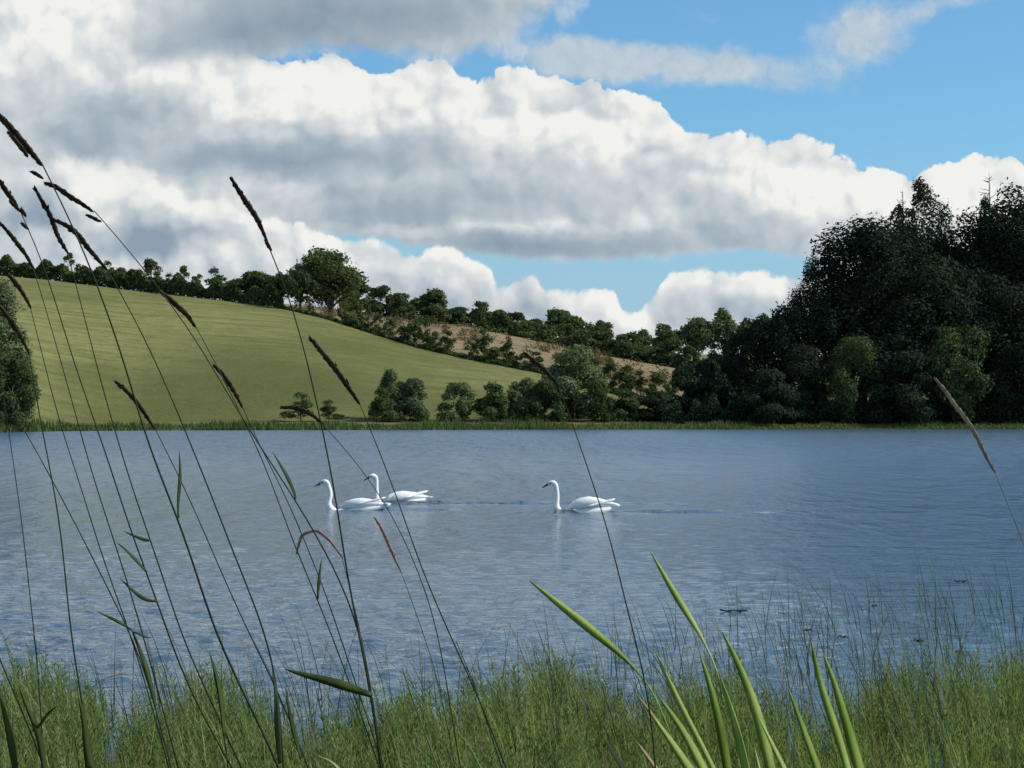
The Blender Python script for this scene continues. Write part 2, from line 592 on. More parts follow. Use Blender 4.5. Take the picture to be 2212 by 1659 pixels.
def rows_between(fa, fb, n, p=1.0):
    return lambda q: [ip(q, fa) + (ip(q, fb) - ip(q, fa)) * (i / n) ** p for i in range(n + 1)]


shore_low = [(x, d - 6) for x, d in SHORE]
sheet('meadow', pxs, rows_between(shore_low, DH, 60, 1.3), M_FIELD)
DT = [(x, d + 125) for x, d in DH]
sheet('stubble_field', pxs[pxs <= 1500], rows_between(DH, DT, 16), M_STUB)
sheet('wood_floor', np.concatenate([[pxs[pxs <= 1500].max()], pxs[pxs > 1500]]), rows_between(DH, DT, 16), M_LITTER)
D720 = [(x, 720) for x, d in DH]
sheet('far_hills', pxs, rows_between(DT, D720, 12), M_FAR)
sheet('distant_terrain', pxs, lambda q: [np.full_like(q, v) for v in np.geomspace(720, 6000, 16)], M_FAR)

# near bank and lake bed
M_BANK = plain_mat('bank_soil', (0.05, 0.045, 0.02), (0.07, 0.10, 0.03), 1.2, 0.95, 0.6)


def grid_xy(name, xs, ys, zf, mat):
    X, Y = np.meshgrid(xs, ys)
    v = np.stack([X, Y, zf(X, Y)], -1).reshape(-1, 3)
    r, c = X.shape
    a = (np.arange(r - 1)[:, None] * c + np.arange(c - 1)[None]).ravel()
    f = np.stack([a, a + 1, a + c + 1, a + c], -1)
    return tag(link(name, fast_mesh(name, v, f, mat, True)), kind='structure')


def bank_z(X, Y):
    s_ = np.clip((Y - 4.0) / 5.0, 0, 1)
    far = np.clip((Y - 9) / 30, 0, 1)
    return 0.30 - 0.85 * s_ * s_ * (3 - 2 * s_) - 1.4 * far + 0.05 * np.sin(X * 1.7 + Y) * (1 - s_)


grid_xy('bank', np.linspace(-400, 400, 120), np.concatenate([np.linspace(-300, -3, 20), np.linspace(-2, 10, 25), np.linspace(12, 300, 30)]), bank_z, M_BANK)


# ------------------------------------------------------------------ the lake: real ripples near, finer ones in the surface
def build_water():
    m, N, out = material('lake_water')
    g = N.n('ShaderNodeNewGeometry').outputs['Position']
    sp = N.n('ShaderNodeSeparateXYZ')
    N.put(sp.inputs[0], g)
    calm = N.noise(N.vm('MULTIPLY', g, (0.03, 0.012, 1)), 1.0, 3, 0.5)
    s1 = N.noise(N.vm('MULTIPLY', g, (3.2, 5.5, 1)), 1.0, 4, 0.62)
    s2 = N.noise(N.vm('MULTIPLY', g, (0.7, 1.3, 1)), 1.0, 4, 0.6)
    s3 = N.noise(N.vm('MULTIPLY', g, (0.55, 0.13, 1)), 1.0, 3, 0.6)
    s0 = N.noise(N.vm('MULTIPLY', g, (13, 19, 1)), 1.0, 2, 0.6)
    s4 = N.noise(N.vm('MULTIPLY', g, (1.7, 0.5, 1)), 1.0, 3, 0.65)
    h0 = N.mul(N.mul(s4, 0.42), N.lin(sp.outputs[1], 20, 50, 0.0, 1.0))
    h = N.add(h0, N.add(N.mul(s0, N.lin(sp.outputs[1], 12, 60, 0.020, 0.003)), N.add(N.add(N.mul(s1, 0.048), N.mul(s2, 0.10)), N.mul(N.mul(s3, 1.1), N.lin(sp.outputs[1], 25, 70, 0.0, 1.0)))))
    bp = N.n('ShaderNodeBump')
    N.put(bp.inputs['Strength'], N.lin(calm, 0.35, 0.65, 0.75, 1.0))
    bp.inputs['Distance'].default_value = 1.0
    N.put(bp.inputs['Height'], h)
    p = N.n('ShaderNodeBsdfPrincipled')
    p.inputs['Base Color'].default_value = (0.060, 0.110, 0.160, 1)
    p.inputs['IOR'].default_value = 1.40
    N.put(p.inputs['Roughness'], N.lin(sp.outputs[1], 10, 120, 0.05, 0.30))
    N.put(p.inputs['Normal'], bp.outputs[0])
    N.t.links.new(p.outputs[0], out.inputs[0])
    # bearings and distances of the net
    az = np.radians(np.unique(np.concatenate([np.linspace(-72, -17, 30), np.linspace(-17, 17, 460), np.linspace(17, 72, 30)])))
    ds = [4.6]
    while ds[-1] < 70:
        d = ds[-1]
        ds.append(d + (0.25 if d < 9 else max(0.034, 0.0030 * d if d < 30 else 0.0045 * d)))
    while ds[-1] < 262:
        ds.append(ds[-1] * 1.03)
    ds = np.array(ds)
    Dm, A = np.meshgrid(ds, np.tan(az), indexing='ij')
    X = Dm * A
    Y = Dm
    rng = np.random.default_rng(5)
    Z = np.zeros_like(X)
    for i in range(70):
        lam = 0.11 * (0.42 / 0.11) ** rng.random()
        th = R(rng.normal(80, 55))                       # wind nearly along the view
        kx, ky = math.cos(th) * 2 * math.pi / lam, math.sin(th) * 2 * math.pi / lam
        amp = 0.0046 * (lam / 0.5) ** 0.62
        # short waves die out where the net is too coarse to carry them
        fade = np.clip((lam / (0.0040 * Dm + 0.005) - 1.6) / 3.0, 0, 1)
        Z += amp * fade * np.sin(kx * X + ky * Y + rng.random() * 7 + 0.8 * np.sin(0.31 * X + i) + 0.7 * np.sin(0.23 * Y + 2 * i))
    patch = 0.75 + 0.35 * np.sin(0.21 * X + 0.5) * np.sin(0.13 * Y + 1.0) - 0.25 * np.clip((X - 1) / (0.12 * Dm + 1), 0, 1)
    Z *= patch
    # wakes that trail to the right of the swans
    for (wx, wy, ln) in ((P(1210, 1106, 43.9).x, 43.8, 4.2), (P(715, 1101, 44.9).x, 44.9, 2.6), (P(820, 1087, 48.2).x, 48.0, 6.5)):
        t = np.clip((X - wx) / ln, 0, 1)
        on = (X > wx - 0.1) * (X < wx + ln) * (1 - t) ** 0.6
        yy = Y - wy
        Z += 0.075 * on * np.exp(-(yy / 0.40) ** 2) * np.sin(yy * 7 + 1.2 * np.sin(X * 2.3))
    Z[Dm > 75] = 0
    v = np.stack([X, Y, Z], -1).reshape(-1, 3)
    r, c = X.shape
    a = (np.arange(r - 1)[:, None] * c + np.arange(c - 1)[None]).ravel()
    f = np.stack([a, a + 1, a + c + 1, a + c], -1)
    tag(link('lake', fast_mesh('lake', v, f, m, True)), kind='structure')


build_water()
#END_B

# ------------------------------------------------------------------ trees
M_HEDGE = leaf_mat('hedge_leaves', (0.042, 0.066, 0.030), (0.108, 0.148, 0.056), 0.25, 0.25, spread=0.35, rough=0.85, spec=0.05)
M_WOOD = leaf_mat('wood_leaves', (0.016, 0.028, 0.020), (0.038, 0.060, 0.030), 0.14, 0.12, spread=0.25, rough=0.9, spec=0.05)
M_WILLOW = leaf_mat('willow_leaves', (0.080, 0.112, 0.062), (0.180, 0.225, 0.110), 0.30, 0.3, spread=0.35, rough=0.85, spec=0.05)
M_PINE = leaf_mat('pine_needles', (0.020, 0.022, 0.012), (0.060, 0.050, 0.025), 0.1, 0.3)
M_BARK = plain_mat('bark', (0.035, 0.030, 0.022), (0.075, 0.065, 0.050), 3.0, 0.9, 0.6)
M_DEAD = plain_mat('dead_wood', (0.10, 0.10, 0.10), (0.17, 0.165, 0.16), 3.0, 0.9, 0.4)


def crown_arrays(seed, style, n, leaf, asp=1.0):
    """Leaf clumps through a crown: unit height and width, base at 0."""
    rng = np.random.default_rng(seed)
    L = []
    if style in ('round', 'oak'):
        k = 30 if style == 'oak' else 20
        for i in range(k):
            d = rng.normal(size=3); d /= np.linalg.norm(d)
            rr = rng.uniform(0.55, 1.0)
            L.append((np.array([0, 0, 0.56]) + d * rr * np.array([0.36, 0.36, 0.34]), rng.uniform(0.10, 0.17)))
        L.append((np.array([0, 0, 0.55]), 0.26))
    elif style == 'tall':
        for i in range(18):
            z = rng.uniform(0.16, 0.92)
            wd = 0.34 * math.sin(math.pi * min(1, (z + 0.12) / 1.1)) ** 0.8
            a = rng.uniform(0, 2 * math.pi)
            L.append((np.array([math.cos(a) * wd * rng.uniform(.3, 1), math.sin(a) * wd * rng.uniform(.3, 1), z]), rng.uniform(0.10, 0.17)))
    elif style == 'shrub':
        for i in range(24):
            a = rng.uniform(0, 2 * math.pi)
            z = rng.uniform(0.05, 0.86)
            wd = 0.42 * (1 - (z / 1.05) ** 2.2) * rng.uniform(0.4, 1)
            L.append((np.array([math.cos(a) * wd, math.sin(a) * wd, z]), rng.uniform(0.09, 0.17)))
    elif style == 'sparse':
        for i in range(18):
            a = rng.uniform(0, 2 * math.pi)
            z = rng.uniform(0.10, 0.95)
            wd = 0.42 * math.sin(math.pi * min(1, z * 0.75 + 0.2)) * rng.uniform(0.2, 1)
            L.append((np.array([math.cos(a) * wd, math.sin(a) * wd, z]), rng.uniform(0.07, 0.14)))
    elif style == 'pine':
        for (x, z, r_) in ((0.10, 0.93, 0.10), (0.16, 0.85, 0.12), (0.05, 0.80, 0.09), (-0.20, 0.70, 0.10), (-0.05, 0.68, 0.07), (-0.33, 0.66, 0.05), (0.02, 0.55, 0.06),
                           (-0.30, 0.50, 0.07), (0.25, 0.52, 0.06), (0.1, 0.38, 0.12), (-0.2, 0.3, 0.14), (0.3, 0.25, 0.14)):
            L.append((np.array([x, rng.uniform(-.12, .12), z]), r_))
    C = np.array([l[0] for l in L]); RR = np.array([l[1] for l in L])
    p = RR ** 2 / (RR ** 2).sum()
    idx = rng.choice(len(L), n, p=p)
    d = rng.normal(size=(n, 3)); d /= np.linalg.norm(d, axis=1, keepdims=True)
    d[:, 2] = np.where((d[:, 2] < -0.2) & (rng.random(n) < 0.6), -d[:, 2], d[:, 2])
    rad = RR[idx] * (1 - 0.55 * rng.random(n) ** 2.2)
    rad *= np.where(rng.random(n) < 0.22, 1 + np.minimum(rng.exponential(0.16, n), 0.34), 1.0)
    rad *= 1 + 0.28 * np.sin(d[:, 0] * 7 + idx) * np.sin(d[:, 1] * 6 + idx * 2) * np.cos(d[:, 2] * 5)
    c = C[idx] + d * rad[:, None]
    nn = d * 0.9 + rng.normal(size=(n, 3)) * 0.42
    nn /= np.linalg.norm(nn, axis=1, keepdims=True)
    u = np.cross(nn, rng.normal(size=(n, 3))); u /= np.linalg.norm(u, axis=1, keepdims=True)
    w = np.cross(nn, u)
    s = leaf * rng.uniform(0.55, 1.5, (n, 1))
    v = np.stack([c + u * s, c + w * s * 0.6 + u * s * 0.15, c - u * s, c - w * s * 0.6 + u * s * 0.1], 1)
    v[:, :, 2] = c[:, None, 2] + (v[:, :, 2] - c[:, None, 2]) / asp
    v[:, :, 2] = np.maximum(v[:, :, 2], 0.012 if style == 'shrub' else 0.04 if style == 'sparse' else 0.10)
    # fit to the unit box
    top = np.percentile(c[:, 2], 99.7); half = np.percentile(np.abs(c[:, :2]), 99.3)
    v[:, :, 2] *= 1.0 / top
    v[:, :, :2] *= 0.5 / half
    return v.reshape(-1, 3), np.arange(4 * n).reshape(n, 4), C * np.array([0.5 / half, 0.5 / half, 1 / top])


def trunk_mesh(name, C, seed, style):
    rng = random.Random(seed)
    b = MB()
    h = 0.8 if style in ('tall', 'pine') else 0.6
    r0 = {'oak': 0.045, 'round': 0.035, 'tall': 0.028, 'shrub': 0.02, 'sparse': 0.022, 'pine': 0.022}[style]
    pts = [Vector((0, 0, -0.05))]
    for i in range(1, 6):
        pts.append(Vector((rng.uniform(-.02, .02), rng.uniform(-.02, .02), h * i / 5)))
    b.tube(pts, [r0 * (1.3 if i == 0 else 1 - 0.14 * i) for i in range(6)], 7)
    for c in C[:: 1 if len(C) < 16 else 2]:
        c = Vector(c)
        s0 = pts[min(4, max(1, int(c.z / h * 3)))]
        mid = s0.lerp(c, 0.5) + Vector((rng.uniform(-.04, .04), rng.uniform(-.04, .04), -0.02))
        b.tube([s0, mid, c], [r0 * 0.45, r0 * 0.3, r0 * 0.1], 5)
    return b.mesh(name, M_BARK)


_protos = {}


def proto(style, var, n, leaf, mat, asp=1.0):
    asp = min((0.5, 0.7, 1.0, 1.4, 2.0, 2.8), key=lambda q: abs(math.log(q / asp)))
    key = (style, var, n, mat.name, asp)
    if key not in _protos:
        v, f, C = crown_arrays(sum(map(ord, style)) * 7 + var * 31, style, n, leaf, asp)
        _protos[key] = (fast_mesh(style + '_crown', v, f, mat), trunk_mesh(style + '_trunk', C, var + 3, style))
    return _protos[key]


RT = random.Random(11)


def tree(px, ytop, D, wpx, style, label, cat='tree', group=None, mat=None, n=2600, leaf=0.042, var=None, sink=0.0, name=None, lean=0.0, rot=None, base=None):
    mat = mat or M_HEDGE
    n, leaf = int(n * 1.75), leaf * 0.74
    b = gpt(px, D, -sink)
    if base is not None:
        b.z = base
    h = zat(ytop, D) - b.z
    w = wpx * D / FPX
    cm, tm = proto(style, RT.randrange(3) if var is None else var, n, leaf, mat, h / w)
    nm = name or {'shrub': 'bush', 'sparse': 'young_tree', 'pine': 'pine_tree', 'oak': 'broadleaf_tree'}.get(style, 'hedgerow_tree')
    t = thing(nm, b, label, cat, group, RT.uniform(0, 6.28) if rot is None else rot, (w, w, h))
    if lean:
        t.rotation_euler.y = lean
    link('crown', cm, t)
    link('trunk', tm, t)
    return t


ORD = ['first', 'second', 'third', 'fourth', 'fifth', 'sixth', 'seventh', 'eighth', 'ninth', 'tenth', 'eleventh', 'twelfth', 'thirteenth', 'fourteenth', 'fifteenth',
       'sixteenth', 'seventeenth', 'eighteenth']


def dh(px, off=0.0):
    return float(ip(px, DH)) + off


# the brow of the pasture: one big round tree and rows on either side
tree(712, 539, dh(712, 22), 150, 'oak', 'big round-crowned tree standing tallest on the brow of the pasture', n=7000, leaf=0.026, var=1)
left_row = [(648, 584, 74, 'round', 'dense dark round'), (606, 588, 52, 'round', 'low round'), (552, 588, 92, 'round', 'broad low'), (500, 606, 50, 'shrub', 'short bushy'),
            (465, 578, 52, 'sparse', 'open-crowned'), (428, 592, 36, 'sparse', 'thin'), (396, 574, 48, 'sparse', 'open two-headed'), (366, 590, 34, 'sparse', 'slight'),
            (326, 560, 54, 'tall', 'tall narrow'), (286, 582, 40, 'shrub', 'short bushy'), (258, 578, 40, 'round', 'small round'), (232, 563, 34, 'sparse', 'ragged upright'),
            (196, 590, 44, 'shrub', 'low spreading'), (148, 546, 40, 'sparse', 'half-bare'), (92, 566, 34, 'sparse', 'small dark'), (44, 570, 40, 'sparse', 'thin ragged')]
for i, (px, yt, w, st, adj) in enumerate(left_row):
    tree(px, yt, dh(px, 5 + (i % 3) * 2), w * 1.1, st, f'{adj} tree on the skyline, {ORD[i]} to the left of the big round tree', 'tree', 'trees along the brow of the pasture',
         n=2600 if st != 'sparse' else 1000, leaf=0.048 if st == 'sparse' else 0.042)
right_row = [(772, 600, 70, 'shrub', 'shoulder-high dark'), (822, 618, 62, 'tall', 'pointed'), (872, 634, 56, 'shrub', 'bushy'), (932, 627, 84, 'shrub', 'dark domed'),
             (985, 664, 70, 'shrub', 'low bushy'), (1030, 668, 56, 'shrub', 'small round'), (1072, 670, 54, 'shrub', 'dense low'), (1110, 676, 56, 'shrub', 'squat'),
             (1150, 690, 60, 'shrub', 'wide low')]
for i, (px, yt, w, st, adj) in enumerate(right_row):
    D = dh(px, 112 if i < 4 else 128)
    tree(px, yt, D, w * 1.15, st, f'{adj} tree, {ORD[i]} to the right of the big round tree', 'tree', 'trees along the top of the stubble field', n=3200)
far_row = [(1208, 670, 88, 'round', 'domed'), (1252, 706, 60, 'shrub', 'low'), (1298, 693, 62, 'round', 'round'), (1345, 722, 60, 'shrub', 'low dark'),
           (1396, 712, 50, 'round', 'small'), (1438, 700, 56, 'round', 'rounded'), (1500, 688, 82, 'round', 'broad rounded'), (1562, 666, 62, 'tall', 'tall narrow'),
           (1604, 690, 60, 'round', 'dark'), (1648, 680, 90, 'round', 'wide dark')]
for i, (px, yt, w, st, adj) in enumerate(far_row):
    tree(px, yt, 560 + 14 * (i % 3) if 1420 > px else 500, w * 1.1, st, f'{adj} far skyline tree, {ORD[i]} between the stubble field and dark wood', 'tree',
         'far trees in the dip of the skyline', mat=M_WILLOW if i in (6, 7) else M_HEDGE, n=3200)
mid_row = [(1178, 712, 84), (1225, 722, 76), (1272, 732, 78), (1318, 742, 76), (1362, 748, 64), (1404, 752, 64), (1446, 757, 66), (1490, 748, 70), (1540, 776, 60), (1590, 780, 70),
           (1128, 706, 70), (1082, 700, 60), (1036, 690, 64), (990, 686, 60), (945, 678, 64), (900, 668, 60), (852, 662, 60), (806, 655, 56), (766, 648, 60)]
for i, (px, yt, w) in enumerate(sorted(mid_row)):
    st = 'shrub' if i % 4 else 'tall'
    yt = min(yt, float(ip(px, YT)) - RT.uniform(26, 58))
    w *= RT.uniform(0.75, 1.6)
    D = dh(px, 120) if px < 1480 else 430
    tree(px, yt, D, w * 0.95, st, f'bushy tree in the hedge above the stubble, {ORD[i] if i < 18 else "last"} going down the slope', 'tree', 'trees in the hedge above the stubble',
         n=2600, leaf=0.045, sink=0.7)
# hedge along the field edge
def hedge(name, pts, label, h0, h1, n, mat, seed, leaf=0.34):
    """Leaf clumps along a line of (px, depth offset)."""
    rng = np.random.default_rng(seed)
    px = rng.uniform(pts[0], pts[1], n)
    D = ip(px, DH) + rng.normal(1.5, 0.8, n)
    hh = h0 + (h1 - h0) * (0.5 + 0.5 * np.sin(px * 0.11) * np.sin(px * 0.043 + 1))
    z = land(px, D) + hh * rng.random(n) ** 0.8
    c = np.stack([(px - CX) / FPX * D, D, z], -1)
    nn = rng.normal(size=(n, 3)); nn /= np.linalg.norm(nn, axis=1, keepdims=True)
    u = np.cross(nn, rng.normal(size=(n, 3))); u /= np.linalg.norm(u, axis=1, keepdims=True)
    w = np.cross(nn, u)
    s = leaf * rng.uniform(0.6, 1.4, (n, 1))
    v = np.stack([c + u * s, c + w * s * .6, c - u * s, c - w * s * .6], 1).reshape(-1, 3)
    return tag(link(name, fast_mesh(name, v, np.arange(4 * n).reshape(n, 4), mat)), label, 'hedge')


hedge('hedge', (-150, 612), 'dark hedge running along the brow of the pasture', 1.6, 4.4, 17000, M_HEDGE, 1)
hedge('hedge', (612, 1480), 'low dark hedge dropping downhill between the pasture and the stubble', 0.30, 0.70, 9000, M_HEDGE, 2)
# thin hedgerow growth with the tan stubble showing through
k = 0
for px in (742, 768, 796, 818, 846, 872, 893, 920, 940, 968, 1022, 1046, 1070, 1096, 1130, 1158):
    up = RT.uniform(34, 62) if px not in (893, 920, 1046) else 74
    yb = float(ip(px, YH))
    tree(px, yb - up, dh(px, 3), RT.uniform(30, 52), 'sparse', f'thin hedge sapling against the tan stubble, {ORD[k]} down the slope from the big round tree', 'young tree',
         'saplings in the hedge below the stubble', n=750, leaf=0.06)
    k += 1
k = 0
for px, yt, w in ((1282, 770, 60), (1318, 782, 52), (1352, 790, 54), (1384, 800, 44), (1418, 806, 52), (1452, 822, 40)):
    tree(px, yt, dh(px, 4), w, 'sparse', f'scrubby sapling in front of the lower tan patch, {ORD[k]} right of the shore willow', 'young tree', 'saplings before the lower tan patch', n=1000, leaf=0.055)
    k += 1



def scrub():
    rng = np.random.default_rng(77)
    cx_ = rng.uniform(640, 1470, 90)
    off = rng.uniform(3, 95, 90) ** 1.0
    rr = rng.uniform(0.5, 1.6, 90)
    n = 14000
    k_ = rng.integers(0, 90, n)
    px = cx_[k_] + rng.normal(0, 1, n) * rr[k_] * 6
    D = ip(px, DH) + off[k_] + rng.normal(0, 1, n) * rr[k_]
    z = land(px, D) + np.abs(rng.normal(0, 1, n)) * rr[k_] * 0.9
    c = np.stack([(px - CX) / FPX * D, D, z], -1)
    nn = rng.normal(size=(n, 3)); nn /= np.linalg.norm(nn, axis=1, keepdims=True)
    u = np.cross(nn, rng.normal(size=(n, 3))); u /= np.linalg.norm(u, axis=1, keepdims=True)
    w = np.cross(nn, u)
    s = 0.16 * rng.uniform(0.6, 1.6, (n, 1))
    v = np.stack([c + u * s, c + w * s * .6, c - u * s, c - w * s * .6], 1).reshape(-1, 3)
    mt = leaf_mat('dry_scrub', (0.075, 0.070, 0.035), (0.20, 0.155, 0.085), 0.2, 0.2, objvar=0, rough=0.9, spec=0.05)
    tag(link('scrub', fast_mesh('scrub', v, np.arange(4 * n).reshape(n, 4), mt)), 'dry brown scrub scattered over the tan stubble slope', 'scrub', kind='stuff')


scrub()

# shore bushes
def sd(px, off):
    return float(ip(px, SHORE)) + off


SB = [(846, 800, 74, 'tall', 'tall feathery grey-green bush on the far shore below the pasture', 12, M_WILLOW), (886, 818, 92, 'shrub', 'wide grey-green bush leaning on the feathery one by the shore', 11, M_WILLOW),
      (826, 838, 60, 'shrub', 'low dark bush at the left foot of the feathery shore bush', 10, M_HEDGE),
      (650, 848, 66, 'sparse', 'small thin shore bush alone below the open pasture, the larger of two', 10, M_HEDGE), (710, 864, 50, 'sparse', 'small thin shore bush alone below the open pasture, the smaller of two', 10, M_HEDGE),
      (990, 826, 78, 'shrub', 'dark squarish shore bush left of the densest dark one', 10, M_WILLOW), (1064, 827, 88, 'shrub', 'densest dark shore bush in the middle of the row', 10, M_HEDGE),
      (1132, 818, 86, 'shrub', 'lighter shore bush pressed against the left of the big willow', 11, M_WILLOW), (1238, 748, 158, 'shrub', 'big grey-green shore willow at the foot of the hedge', 13, M_WILLOW),
      (1178, 822, 80, 'shrub', 'bush filling the left foot of the big shore willow', 10, M_HEDGE), (1298, 824, 76, 'shrub', 'bush filling the right foot of the big shore willow', 10, M_HEDGE),
      (1350, 842, 90, 'shrub', 'low dark shore bush under the lower tan patch', 11, M_HEDGE), (1414, 846, 90, 'shrub', 'second low dark shore bush under the lower tan patch, nearer the wood', 11, M_WOOD),
      (1484, 786, 104, 'shrub', 'rounded dark bush where the shore meets the wood', 13, M_WOOD), (1546, 768, 110, 'shrub', 'dark bush leaning from the wood edge below the small green field', 13, M_WOOD)]
for px, yt, w, st, lab, off, mt in SB:
    big = w > 120
    tree(px, yt, sd(px, off), w * 1.08, st, lab, 'bush' if not big else 'tree', None, mt, n=9000 if big else (4200 if st != 'sparse' else 1300), leaf=0.024 if big else 0.036)
# left edge tree
tree(-12, 606, sd(0, 9), 170, 'shrub', 'leafy tree cut by the left edge of the view at the waterside', 'tree', None, M_WILLOW, n=11000, leaf=0.022, var=2, rot=0.4)
tree(28, 770, sd(0, 5), 130, 'shrub', 'dark bush at the foot of the tree on the left edge', 'bush', None, M_HEDGE, n=7000, leaf=0.026, var=1)

tree(14, 690, sd(0, 7), 140, 'shrub', 'mid-height bush filling the middle of the left edge tree', 'bush', None, M_WILLOW, n=7000, leaf=0.026, var=0, rot=1.0)

# the dark wood on the right
WOOD = [(1862, 478, 240, 'oak', 16, 'tall broad oak leading the front of the dark wood'),
        (1762, 556, 112, 'round', 14, 'shaggy tree hanging from the left flank of the tall oak'),
        (1690, 664, 140, 'round', 14, 'rounded tree at the left end of the wood, below the oak'),
        (1600, 712, 124, 'shrub', 15, 'low spreading tree at the left tip of the wood'),
        (1960, 462, 190, 'oak', 24, 'crown rising just behind the right of the tall oak'),
        (2034, 426, 120, 'round', 26, 'small pointed crown beside the ragged pine'),
        (2110, 452, 210, 'oak', 22, 'wide crown below the dead spire'),
        (2225, 408, 240, 'oak', 18, 'tallest crown at the right edge of the wood'),
        (2380, 400, 260, 'oak', 20, 'crown just past the right edge of the wood'),
        (1846, 728, 130, 'shrub', 6, 'light green bushy tree catching light at the foot of the oak'),
        (1742, 748, 150, 'shrub', 8, 'dark undergrowth tree between the oak and the left tip'),
        (1936, 640, 200, 'round', 9, 'dark rounded tree standing before the right of the oak'),
        (2060, 706, 180, 'shrub', 6, 'mid-green bushy tree low in the middle of the wood'),
        (2050, 560, 210, 'oak', 12, 'deep dark tree filling the middle of the wood'),
        (2180, 600, 210, 'oak', 10, 'deep dark tree below the tallest right crown'),
        (2200, 742, 170, 'shrub', 6, 'dark waterside bush near the right edge'),
        (1950, 760, 170, 'shrub', 5, 'dark waterside bush under the rounded tree'),
        (1660, 800, 150, 'shrub', 5, 'dark waterside bush at the left tip of the wood'),
        (2320, 650, 220, 'oak', 9, 'dark tree past the right edge above the water')]
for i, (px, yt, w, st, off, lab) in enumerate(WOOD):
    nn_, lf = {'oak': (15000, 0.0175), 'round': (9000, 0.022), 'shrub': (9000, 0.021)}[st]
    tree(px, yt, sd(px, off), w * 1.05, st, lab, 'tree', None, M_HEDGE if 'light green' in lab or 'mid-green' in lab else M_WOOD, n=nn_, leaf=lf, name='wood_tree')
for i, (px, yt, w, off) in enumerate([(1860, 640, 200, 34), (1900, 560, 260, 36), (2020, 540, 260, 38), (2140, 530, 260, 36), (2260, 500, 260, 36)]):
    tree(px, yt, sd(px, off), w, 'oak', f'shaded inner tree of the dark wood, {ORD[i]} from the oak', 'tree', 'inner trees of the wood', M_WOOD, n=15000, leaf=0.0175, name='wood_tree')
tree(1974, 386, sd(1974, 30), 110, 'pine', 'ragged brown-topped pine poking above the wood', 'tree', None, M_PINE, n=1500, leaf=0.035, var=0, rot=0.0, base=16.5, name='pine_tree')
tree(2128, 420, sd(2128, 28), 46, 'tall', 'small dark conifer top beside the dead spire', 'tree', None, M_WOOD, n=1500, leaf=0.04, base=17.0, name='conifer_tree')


def snag(px, ytop, ybase, D, label, seed, nb):
    rng = random.Random(seed)
    b0, t0 = P(px, ybase, D), P(px, ytop, D)
    o = thing('dead_tree', b0, label, 'dead tree')
    h = t0.z - b0.z
    b = MB()
    b.tube([(0, 0, 0), (0.05, 0, h * 0.5), (0, 0, h)], [0.16, 0.10, 0.02], 6)
    link('trunk', b.mesh('dead_trunk', M_DEAD), o)
    b = MB()
    for i in range(nb):
        z = h * rng.uniform(0.3, 0.95)
        a = rng.uniform(0, 6.28)
        l = (1 - z / h) * h * 0.45 + 0.2
        e = Vector((math.cos(a) * l, math.sin(a) * l, z + l * rng.uniform(0.1, 0.7)))
        b.tube([(0, 0, z), e * 0.5 + Vector((0, 0, z * 0.5 - 0.05)), e], [0.05, 0.035, 0.012], 4)
    link('branches', b.mesh('dead_branches', M_DEAD), o)


snag(2137, 372, 520, sd(2137, 27), 'bare grey spire of a dead tree above the right of the wood', 4, 16)
snag(1905, 462, 540, sd(1905, 24), 'bare forked snag above the right shoulder of the tall oak', 9, 9)
snag(1950, 410, 520, sd(1950, 31), 'thin bare stem just left of the ragged pine', 14, 12)

# brambles and saplings that close the foot of the wood
def undergrowth():
    rng = np.random.default_rng(21)
    n = 40000
    px = rng.uniform(1430, 2700, n)
    D = ip(px, SHORE) + 4.5 + rng.uniform(0, 5, n)
    hh = 2.6 + 1.6 * np.sin(px * 0.037) * np.sin(px * 0.013 + 2) + 0.7 * np.sin(px * 0.16)
    z = land(px, D) + np.maximum(hh, 0.8) * rng.random(n) ** 0.75
    c = np.stack([(px - CX) / FPX * D, D, z], -1)
    nn = rng.normal(size=(n, 3)); nn /= np.linalg.norm(nn, axis=1, keepdims=True)
    u = np.cross(nn, rng.normal(size=(n, 3))); u /= np.linalg.norm(u, axis=1, keepdims=True)
    w = np.cross(nn, u)
    s = 0.17 * rng.uniform(0.6, 1.5, (n, 1))
    v = np.stack([c + u * s, c + w * s * .6, c - u * s, c - w * s * .6], 1).reshape(-1, 3)
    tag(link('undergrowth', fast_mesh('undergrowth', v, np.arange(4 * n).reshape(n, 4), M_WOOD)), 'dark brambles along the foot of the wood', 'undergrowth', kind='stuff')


undergrowth()

# reeds along the far shore
def shore_reeds():
    rng = np.random.default_rng(8)
    n = 16000
    px = rng.uniform(-500, 2700, n)
    D = ip(px, SHORE) + rng.uniform(-1.6, 3.2, n)
    h = rng.uniform(0.55, 1.05, n) * (0.72 + 0.35 * np.sin(px * 0.021) * np.sin(px * 0.0083 + 1) + 0.12 * np.sin(px * 0.11))
    h *= np.interp(px, [1300, 1600], [1.0, 0.62])
    z0 = np.maximum(land(px, D), -0.1)
    x = (px - CX) / FPX * D
    a = rng.uniform(0, math.pi, n)
    w = rng.uniform(0.05, 0.11, n)
    b0 = np.stack([x - np.cos(a) * w, D - np.sin(a) * w, z0], -1)
    b1 = np.stack([x + np.cos(a) * w, D + np.sin(a) * w, z0], -1)
    tp = np.stack([x + rng.normal(0, 0.15, n), D, z0 + h], -1)
    v = np.stack([b0, b1, tp], 1).reshape(-1, 3)
    mt = leaf_mat('shore_reed', (0.055, 0.085, 0.030), (0.13, 0.175, 0.060), 0.3, 0.06, objvar=0)
    tag(link('shore_reeds', fast_mesh('shore_reeds', v, np.arange(3 * n).reshape(n, 3), mt)), 'strip of short green reeds along the foot of the far shore', 'reeds', kind='stuff')


shore_reeds()
#END_C

